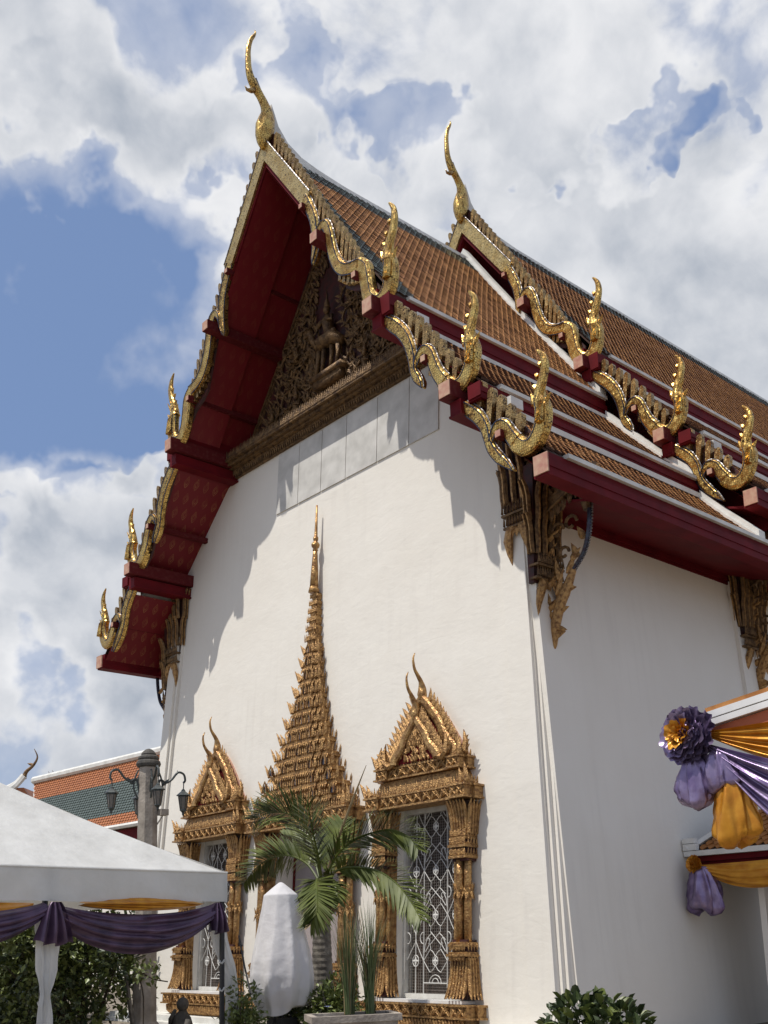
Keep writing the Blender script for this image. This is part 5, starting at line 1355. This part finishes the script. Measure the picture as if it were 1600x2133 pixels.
# plants round the palm and the covered stand
shrub('light green shrub at the foot of the palm, right of the white cover', 'shrub', at(690, 2080, d=13.6)[:2], .46, 1.12, 240, .085, .022, ['shrub_light', 'shrub'], 61)
shrub('low green shrub between the tent corner cloth and the white cover', 'shrub', at(508, 2080, d=13.3)[:2], .32, 1.12, 140, .09, .022, ['shrub', 'shrub_light'], 62)
shrub('low dark shrub under the hem of the white cover', 'shrub', at(610, 2120, d=14.0)[:2], .55, .98, 220, .08, .022, ['shrub', 'shrub_dark', 'shrub_light'], 63)
def reeds(px, d, h, n, seed, label, w0=.10):
    p = at(px, 2105, d=d); r = random.Random(seed); b = MB()
    root = empty('reed_clump', (p.x, p.y, 0), label, 'reeds', 'reed clumps in the stone planter')
    for k in range(n):
        a = r.uniform(0, 6.28); rr = r.uniform(0, w0*.6); x, y = p.x+rr*math.cos(a), p.y+rr*math.sin(a)
        L = h*r.uniform(.55, 1.05); sp = r.uniform(.02, .30)*(1.6 if r.random() < .12 else 1); a2 = a+r.gauss(0, .6)
        w_ = r.uniform(.004, .008); sx, sy = -math.sin(a2)*w_, math.cos(a2)*w_
        vs = []
        for j in range(6):
            t = j/5; q = Vector((x+math.cos(a2)*sp*L*t*t, y+math.sin(a2)*sp*L*t*t, .72+L*(t-.12*sp*t*t*t)))
            k_ = (1-t**2)*1.0+.05
            vs += [(q.x-sx*k_, q.y-sy*k_, q.z), (q.x+sx*k_, q.y+sy*k_, q.z)]
        b.add(vs, [(2*j, 2*j+1, 2*j+3, 2*j+2) for j in range(5)], mi=0 if r.random() < .8 else 1)
    tag(b.build('blades', ['grass', 'straw'], root), kind='stuff')
reeds(728, 12.2, 1.25, 120, 1, 'taller reed clump on the left of the stone planter, beside the palm trunk')
reeds(772, 12.2, 1.28, 130, 2, 'dense reed clump on the right of the stone planter, before the window')
P1 = at(650, 2112, d=11.7); P2 = at(838, 2112, d=11.9)
dv = (P2-P1); dv.z = 0; Lp = dv.length; dv.normalize(); dn_ = Vector((-dv.y, dv.x, 0))
if dn_.dot(FW) < 0: dn_ = -dn_
pl = empty('stone_planter', (P1.x, P1.y, 0), 'low weathered stone planter box holding the reeds', 'planter')
def obox(b, o, ax, L, ay, W_, z0, z1): o = Vector(o); p = [o, o+ax*L, o+ax*L+ay*W_, o+ay*W_]; b.hexa([(q.x, q.y, z0) for q in p]+[(q.x, q.y, z1) for q in p])
b = MB(); obox(b, P1+dv*.04+dn_*.04, dv, Lp-.08, dn_, .48, 0, .66); b.build('planter_box', 'stone', pl)
for (o, ax, L, ay, W_) in ((P1, dv, Lp, dn_, .07), (P1+dn_*.49, dv, Lp, dn_, .07), (P1+dn_*.072, dv, .07, dn_, .416), (P1+dn_*.072+dv*(Lp-.07), dv, .07, dn_, .416)):
    b = MB(); obox(b, o, ax, L, ay, W_, .662, .735); b.build('rim', 'stone', pl)
b = MB(); obox(b, P1+dv*.075+dn_*.075, dv, Lp-.15, dn_, .41, .662, .70); b.build('soil', 'twig', pl)
fl = at(683, 2098, d=13.2); f0 = empty('blue_flower', (fl.x, fl.y, 0), 'single pale blue flower on a thin stem near the planter', 'flower')
b = MB(); b.tube([(fl.x, fl.y, 0), tuple(fl)], .005, 4); b.build('stem', 'grass', f0)
b = MB()
for i in range(8): a = i*PI/4; b.flame(fl, (math.cos(a), math.sin(a), .3), .045, .012, .004, (-math.sin(a), math.cos(a), 0), 0, 3)
b.build('petals', 'petal', f0)

# ---- grey stone figure before the left window
sc_ = at(381, 2092, y=-2.4); st = empty('stone_statue', (sc_.x, sc_.y, 0), 'small grey stone statue with a bowed head below the left window', 'statue')
b = MB(); z = sc_.z
b.tube([(sc_.x-.02, sc_.y, 0), (sc_.x, sc_.y, z-.55), (sc_.x-.01, sc_.y, z-.33), (sc_.x-.02, sc_.y, z-.20), (sc_.x, sc_.y, z-.11), (sc_.x, sc_.y, z-.06)], [(.26, .22), (.22, .18), (.20, .16), (.17, .13), (.07, .07), (.06, .06)], 12)
b.ball((sc_.x+.01, sc_.y-.01, z), (.095, .10, .115), 12, 8); b.build('torso', 'stone_dark', st, smooth=True)
b = MB(); b.tube([(sc_.x-.17, sc_.y, z-.24), (sc_.x-.24, sc_.y-.08, z-.42), (sc_.x-.10, sc_.y-.16, z-.22), (sc_.x-.03, sc_.y-.12, z-.08)], [.06, .05, .04, .03], 8); b.build('arm', 'stone_dark', st, smooth=True)
b = MB(); b.tube([(sc_.x+.17, sc_.y, z-.24), (sc_.x+.22, sc_.y-.08, z-.45), (sc_.x+.10, sc_.y-.18, z-.5)], [.06, .05, .04], 8); b.build('arm', 'stone_dark', st, smooth=True)
b = MB(); b.box(sc_.x-.35, sc_.x+.35, sc_.y-.3, sc_.y+.3, 0, .1); b.build('base', 'stone', st)
b = MB()
for s in (-1, 1): b.ball((sc_.x+.01+s*.095, sc_.y-.01, z-.01), (.014, .02, .032), 6, 5)
b.build('ears', 'stone_dark', st)

# ================================================================== buildings beyond
def tilefield(name, A0, A1, B1, B0, nr, nc, m0, m1, band, parent, lift=.03):
    """pointed tiles on the quad A0-A1 (ridge) to B0-B1 (eave); band(t) tells the second colour"""
    V = []; F = []; MI = []; nrm = (A1-A0).cross(B0-A0).normalized()
    if nrm.z < 0: nrm = -nrm
    for i in range(nr):
        t0, t1 = i/nr, (i+1.45)/nr; tm = (i+.75)/nr
        for j in range(nc):
            u = (j+.5+(.5 if i % 2 else 0))/nc; h = .47/nc
            if u+h > 1: continue
            def p(t, u_, l): t = min(t, 1.0); return A0.lerp(A1, u_).lerp(B0.lerp(B1, u_), t)+nrm*l
            o_ = len(V); V += [tuple(p(t0, u-h, 0)), tuple(p(t0, u+h, 0)), tuple(p(tm+.25/nr, u+h, lift*.8)), tuple(p(t1, u, lift)), tuple(p(tm+.25/nr, u-h, lift*.8)), tuple(p(t1, u, 0))]
            F += [(o_, o_+1, o_+2, o_+3, o_+4), (o_+2, o_+5, o_+3), (o_+3, o_+5, o_+4)]; MI += [1 if band(i/nr) else 0]*3
    b = MB(); b.v = V; b.f = F; b.mi = MI
    return tag(b.build(name, [m0, m1], parent), kind='stuff')
R0 = at(70, 1652, d=47); R1 = at(420, 1524, d=37); E0 = at(70, 1762, d=44.2); E1 = at(420, 1678, d=34.2)
R0.z = R1.z = (R0.z+R1.z)/2; E0.z = E1.z = (E0.z+E1.z)/2
gal = empty('gallery_hall', (R0.x, R0.y, 0), 'distant long hall behind the tent with a green roof bordered in orange', 'building')
dr_ = (R1-R0).normalized(); R1 = R1+dr_*8; E1 = E1+dr_*8
tilefield('roof_tiles', R0, R1, E1, E0, 26, 110, 'tile_far_orange', 'tile_far_green', lambda t: .27 < t < .80, gal, .04)
b = MB(); nn = (R1-R0).cross(E0-R0).normalized(); nn = nn if nn.z > 0 else -nn
b.hexa([R0-nn*.2, R1-nn*.2, E1-nn*.2, E0-nn*.2, R0-nn*.15, R1-nn*.15, E1-nn*.15, E0-nn*.15]); recalc(b.build('roof_slab', 'roof_under', gal))
back = Vector((-(E0-R0).x, -(E0-R0).y, (E0-R0).z))
b = MB(); b.hexa([R0-nn*.2, R1-nn*.2, R1+back-nn*.2, R0+back-nn*.2, R0, R1, R1+back, R0+back]); recalc(b.build('roof_slab', 'tile_far_orange', gal))
b = MB(); b.tube([R0+Vector((0, 0, .10)), R1+Vector((0, 0, .10))], (.16, .16), 8); b.build('ridge', 'trim_white', gal)
b = MB(); b.tube([E0+Vector((0, 0, .0)), E1+Vector((0, 0, .0))], (.09, .09), 6); b.build('eave_trim', 'trim_white', gal)
hb = Vector((back.x, back.y, 0)).normalized()
b = MB(); obox(b, E0+hb*.15, dr_, (E1-E0).length, hb, .15, E0.z-.55, E0.z-.10); b.build('fascia', 'red', gal)
b = MB(); obox(b, E0+hb*.6, dr_, (E1-E0).length, hb, 5.0, 0, E0.z-.50); b.build('wall', 'plaster', gal)
b = MB(); b.prism([E0+hb*.3, R0, E0+back*2-Vector((0, 0, back.z*2))], tuple(dr_*.3)); recalc(b.build('gable_wall', 'plaster', gal))
# finials of two further roofs
def far_finial(px, py, d, h, label, flip=1, tail=True):
    p = at(px, py, d=d); root = empty('distant_roof', (p.x, p.y, 0), label, 'roof')
    P = [p, p+rv*.06*h+Vector((0, 0, .22*h)), p+rv*.30*h*flip+Vector((0, 0, .45*h)), p+rv*.42*h*flip+Vector((0, 0, .72*h)), p+rv*.30*h*flip+Vector((0, 0, 1.0*h))]
    b = MB(); b.tube(crom(P, 4), [lerp(.13, .015, i/16)*h/1.6 for i in range(17)], 8); b.flame(P[2], -rv*flip+Vector((0, 0, .3)), .22*h, .05*h, .04*h, (0, 0, 1)); b.build('roof_finial', 'gilt_dark', root)
    if tail:
        b = MB(); pts = crom([p+Vector((0, 0, .1*h)), p-rv*.35*h-Vector((0, 0, .25*h)), p-rv*1.0*h-Vector((0, 0, .42*h)), p-rv*3.5*h-Vector((0, 0, .55*h))], 5)
        b.tube(pts, (.16*h, .10*h), 8); b.build('ridge', 'trim_white', root)
    b = MB(); a = p-Vector((0, 0, .3*h)); b.prism([a, a-rv*6*h-Vector((0, 0, .2)), a-rv*6*h-Vector((0, 0, 3)), a+rv*1.2*h-Vector((0, 0, 3))], tuple(fv_*2)); recalc(b.build('roof_slope', 'tile_far_orange', root))
far_finial(50, 1622, 55, 1.5, 'white swept roof ridge with a curled finial far beyond the tent top')
far_finial(88, 1645, 60, 1.0, 'small dark curled roof finial just left of the green roof', 1, False)
far_finial(97, 1640, 58, .9, 'tiny upright roof finial touching the left end of the green roof', 1, False)

# ---- side porch on the right flank
pe0 = at(1424, 1777, y=3.05)
ez = pe0.z; ex0 = pe0.x
por = empty('side_porch', (ex0+1.5, 4, 0), 'small tiled porch roof against the shaded side wall of the hall', 'porch')
xj = at(1584, 1900, y=3.40).x
b = MB(); b.box(xj, xj+.10, 3.40, 5.6, 0, ez-.36); b.build('porch_post', 'plaster', por)
b = MB(); b.box(xj+.101, ex0+2.6, 3.9, 3.95, 0, ez-.3); b.build('door_recess', 'wood_and_dark_inside', por)  # dark sheet painted for the shade inside the opening
b = MB(); b.box(ex0+2.6, ex0+3.6, 3.45, 5.6, 0, ez-.05); b.build('porch_wall', 'plaster', por)
XR = ex0+3.7
for (za, zb, ins, m_) in ((-.06, .02, 0, 'trim_white'), (-.15, -.065, .10, 'red'), (-.26, -.155, .14, 'red'), (-.36, -.265, .20, 'red')):
    b = MB(); b.box(ex0+ins, XR-ins, 3.05+ins, 5.6, ez+za, ez+zb); b.build('eave_moulding', m_, por)
# hipped roof of separate pointed tiles
rise, run = .62, .72
H0 = Vector((ex0+.10, 3.12, ez+.02)); H1 = Vector((XR-.1, 3.12, ez+.02)); K0 = Vector((ex0+.10+run, 3.12+run, ez+rise)); K1 = Vector((XR-.1-run, 3.12+run, ez+rise))
b = MB(); b.hexa([H0, H1, (H1.x, 5.6, ez+.02), (H0.x, 5.6, ez+.02), K0, K1, (K1.x, 5.6, K1.z), (K0.x, 5.6, K0.z)]); rs2 = b.build('roof_bed', 'roof_under', por)
bt = MB(); tl, tw_ = .17, .135
bt.add([(-tw_*.48, 0, 0), (tw_*.48, 0, 0), (tw_*.48, -tl*.55, .022), (tw_*.2, -tl*.85, .026), (0, -tl, .028), (-tw_*.2, -tl*.85, .026), (-tw_*.48, -tl*.55, .022), (tw_*.48, -tl*.55, .006), (0, -tl, .01), (-tw_*.48, -tl*.55, .006)], [(0, 6, 5, 4, 3, 2, 1), (2, 3, 4, 8, 7), (4, 5, 6, 9, 8)])
tme = bpy.data.meshes.new('tile'); tme.from_pydata([(x, y, z) for x, y, z in bt.v], [], [f[::-1] for f in bt.f]); tme.materials.append(M['tile_orange'])
slope = math.atan2(rise, run); sl = math.hypot(rise, run); rt_ = random.Random(9)
for i in range(9):
    s0 = .14+i*.098
    if s0 > sl: break
    for j in range(30):
        x = H0.x+.07+j*tw_+(.5*tw_ if i % 2 else 0); f = s0/sl
        if x < H0.x+run*f+.03 or x > H1.x-run*f-.03: continue
        inst(tme, 'tile', por, Vector((x, 3.12+math.cos(slope)*s0, ez+.03+math.sin(slope)*s0))-por.location, (slope+rt_.uniform(-.02, .02), 0, rt_.uniform(-.03, .03)))
b = MB(); b.tube([H0+Vector((-.06, -.06, .05)), H0.lerp(K0, .12)+Vector((0, 0, .05)), K0+Vector((0, 0, .06))], (.05, .06), 4); b.box(H0.x-.10, H0.x+.13, H0.y-.08, H0.y+.02, ez+.03, ez+.13); b.box(H0.x-.10, H0.x+.11, H0.y-.08, H0.y+.02, ez+.14, ez+.22); b.build('hip_ridge', 'trim_white', por)
fN = Vector((0, -1, 0))
q0 = Vector((ex0+.28, 3.02, ez-.20)); q1 = Vector((ex0+2.3, 3.02, ez-.17))
o = swag(q0, q1, .02, .42, 4, .02, 7, fN, gather=.05).build('orange_swag', 'orange_satin', smooth=True); tag(o, 'orange satin swag looped under the little porch roof', 'swag')
def rosette(c, R_, m_out, m_in, nrm, label, name, fin=.38, seed=1):
    """cloth flower: crumpled petals packed in a spiral"""
    root = empty(name, tuple(c), label, 'rosette'); nrm = Vector(nrm).normalized(); a1 = nrm.orthogonal().normalized(); a2 = nrm.cross(a1); r = random.Random(seed)
    c = Vector(c)
    b = MB(); b.ball(tuple(c-nrm*R_*.30), R_*.70, 12, 8); b.build('outer_petals', m_out, root, smooth=True)
    for part, lo, hi, m_, n in (('outer_petals', fin, 1.0, m_out, 34), ('centre_petals', .0, fin, m_in, 11)):
        b = MB()
        for k in range(n):
            t = (k+.5)/n; th = k*2.4+r.uniform(-.15, .15)
            # each petal: a cupped strip standing on the dome, its lip rolled outwards
            phi = lerp(lo, hi, t)*1.75; span = lerp(1.15, .52, lerp(lo, hi, t)); ln = R_*r.uniform(.36, .50)
            sd = r.uniform(0, 9)
            def fn(u, v):
                a = th+(u-.5)*2*span; ph = phi+.05*hn(u*6+sd, v)
                rad = R_*(.66+.02*math.sin(u*9+sd))
                base = c-nrm*R_*.28+(nrm*math.cos(ph)+(a1*math.cos(a)+a2*math.sin(a))*math.sin(ph))*rad
                outv = (nrm*(.9*math.cos(ph*.75)+.15)+(a1*math.cos(a)+a2*math.sin(a))*(math.sin(ph)*.75+.10)).normalized()
                roll = (a1*math.cos(a)+a2*math.sin(a))
                w_ = math.sin(PI*min(1, max(0, u)))**.45
                return base+outv*(ln*v*w_*(1-.25*v))+roll*(ln*.42*v*v*w_)+nrm*(R_*.045*math.sin(u*17+sd)*v)+roll*(R_*.05*math.sin(u*23+sd*2)*v)
            s_ = sheet(14, 5, fn); b.add(s_.v, s_.f)
        b.build(part, m_, root, smooth=True)
    return root
rosette(Vector((ex0+.27, 2.88, ez-.20)), .13, 'orange_satin', 'orange_satin', (-.3, -1, .0), 'small orange cloth rosette at the corner of the porch eave', 'cloth_rosette', seed=4)

# ---- sunlit pavilion corner with the big rosette
YP = -2.2
g0 = at(1474, 1494, y=YP); g1 = at(1600, 1452, y=YP); gd = (g1-g0).normalized(); gup = Vector((-gd.z, 0, gd.x))
pav = empty('garden_pavilion', (g1.x+2.2, YP, 0), 'corner of a pavilion gable with white and orange boards at the right edge', 'pavilion')
def board(o, L, w0, w1, ya, yb, nm, m_):
    b = MB(); q = [o+gup*w0, o+gd*L+gup*w0, o+gd*L+gup*w1, o+gup*w1]; b.prism([(p.x, ya, p.z) for p in q], (0, yb-ya, 0)); return recalc(b.build(nm, m_, pav))
board(g0, 3.2, -.030, .040, YP-.05, YP+.10, 'rake_board', 'white_board'); board(g0, 3.2, -.042, -.031, YP-.03, YP+.10, 'rake_groove', 'stone'); board(g0, 3.2, -.105, -.043, YP-.05, YP+.10, 'rake_board', 'white_board')
b = MB(); e_ = g0+gd*3.2-gup*.106
b.prism([(g0.x+.0, YP-.0, g0.z-.12), (e_.x, YP, e_.z), (e_.x, YP, g0.z-.40), (g0.x+.45, YP, g0.z-.40)], (0, .06, 0)); recalc(b.build('gable_board', 'orange_board', pav))
b = MB(); q = [g0+gup*.041, g0+gd*3.2+gup*.041, g0+gd*3.2+gup*.09, g0+gup*.09]; b.prism([(p.x, YP-.02, p.z) for p in q], (0, 1.1, 0)); recalc(b.build('roof_slope', 'tile_orange', pav))
b = MB(); b.box(g0.x+.5, e_.x, YP+.07, YP+.17, g0.z-.42, g0.z-.28); b.build('tie_beam', 'white_board', pav)
for xx in (g0.x+1.15, e_.x-.1):
    b = MB(); b.box(xx-.07, xx+.07, YP+.04, YP+.18, 0, g0.z-.3); b.build('post', 'white_board', pav)
rc = at(1430, 1531, y=YP-.25)
rosette(rc, .275, 'purple', 'orange_satin', (-.15, -1, .05), 'large crumpled purple satin rosette with an orange heart', 'cloth_rosette', fin=.30, seed=2)
def fan(P, ends, nf, amp, nrm, seed, nu=40, nv=30, bow=.0):
    """cloth drawn from one gathered point to a wide far edge given by two ends"""
    def fn(u, v):
        a = Vector(ends[0]).lerp(Vector(ends[1]), v); p0 = Vector(P)+Vector((0, 0, .07*(.5-v)))
        q = p0.lerp(a, u); k = min(1, u*2.2)
        q.z -= bow*math.sin(PI*min(1, u))*(.3+v)
        return q+nrm*(amp*(.35+.9*k)*(math.sin(v*nf*2*PI+seed+u*1.2)+.4*math.sin(v*nf*4.6*PI+seed*2)))
    return sheet(nu, nv, fn)
hub = at(1478, 1530, y=YP-.16)
o = fan(hub, (at(1700, 1488, y=YP-.18), at(1700, 1612, y=YP-.18)), 4.5, .022, fN, 1, bow=.02).build('orange_swag', 'orange_satin', smooth=True); tag(o, 'bright orange satin fanned out right of the large purple rosette', 'swag')
hub2 = at(1474, 1556, y=YP-.22)
o = fan(hub2, (at(1700, 1600, y=YP-.22), at(1700, 1790, y=YP-.22)), 4.0, .032, fN, 2, bow=.04).build('purple_swag', 'purple', smooth=True); tag(o, 'shiny purple satin swag sweeping down right from the large rosette', 'swag')
def puff(px, py, rx, rz, m_, label, seed, y=YP-.2, lean=0.):
    """cloth tail drawn together at the knot, billowing into deep pleats and tucked in at the foot"""
    c = at(px, py, y=y); b = MB(); n = 64; m2 = 26; rings = []; nf = 3
    for k in range(m2+1):
        t = k/m2; z = 1-t*2
        env = interp([0, .12, .35, .65, .88, .97, 1.0], [.34, .62, .86, 1.02, 1.0, .80, .5], t)
        ring = []
        for i in range(n):
            a = 2*PI*i/n
            f1 = 1-1.7*abs(math.sin(nf*a*.5+seed+t*.9))**.8; f2 = 1-2*abs(math.sin(nf*1.5*a-seed-t*1.7))**.9
            rr = env*(1+.26*f1*(.4+.6*t)+.12*f2+.03*hn(a*3+seed, t*6)+.09*(1-2*abs(math.sin(3.5*a+1.5*t+seed))**.6)*(.3+t))
            hem = .16*rz*math.sin(2*a+seed)*max(0, t-.6)*2.5
            ring.append((c.x+rx*rr*math.cos(a)+lean*(t-.5), c.y+.62*rx*rr*math.sin(a), c.z+rz*z+hem))
        rings.append(ring)
    rings.append([tuple(Vector(p)*.45+Vector((c.x+lean*.5, c.y, c.z-rz*.78))*.55) for p in rings[-1]])
    b.loft(rings); o = b.build('cloth_tail', m_, smooth=True); return tag(o, label, 'cloth')
puff(1450, 1628, .21, .25, 'purple', 'puffed purple satin tail right under the large rosette', 1)
puff(1500, 1604, .20, .20, 'purple', 'purple satin bow lobe between the rosette tail and the orange tail', 3, YP-.18)
puff(1528, 1684, .24, .34, 'orange_satin', 'gleaming orange satin tail hanging below the purple bow', 2, YP-.14)
puff(1464, 1853, .30, .35, 'purple', 'crumpled lilac satin tail hanging from the small orange rosette on the porch', 5, 2.95)
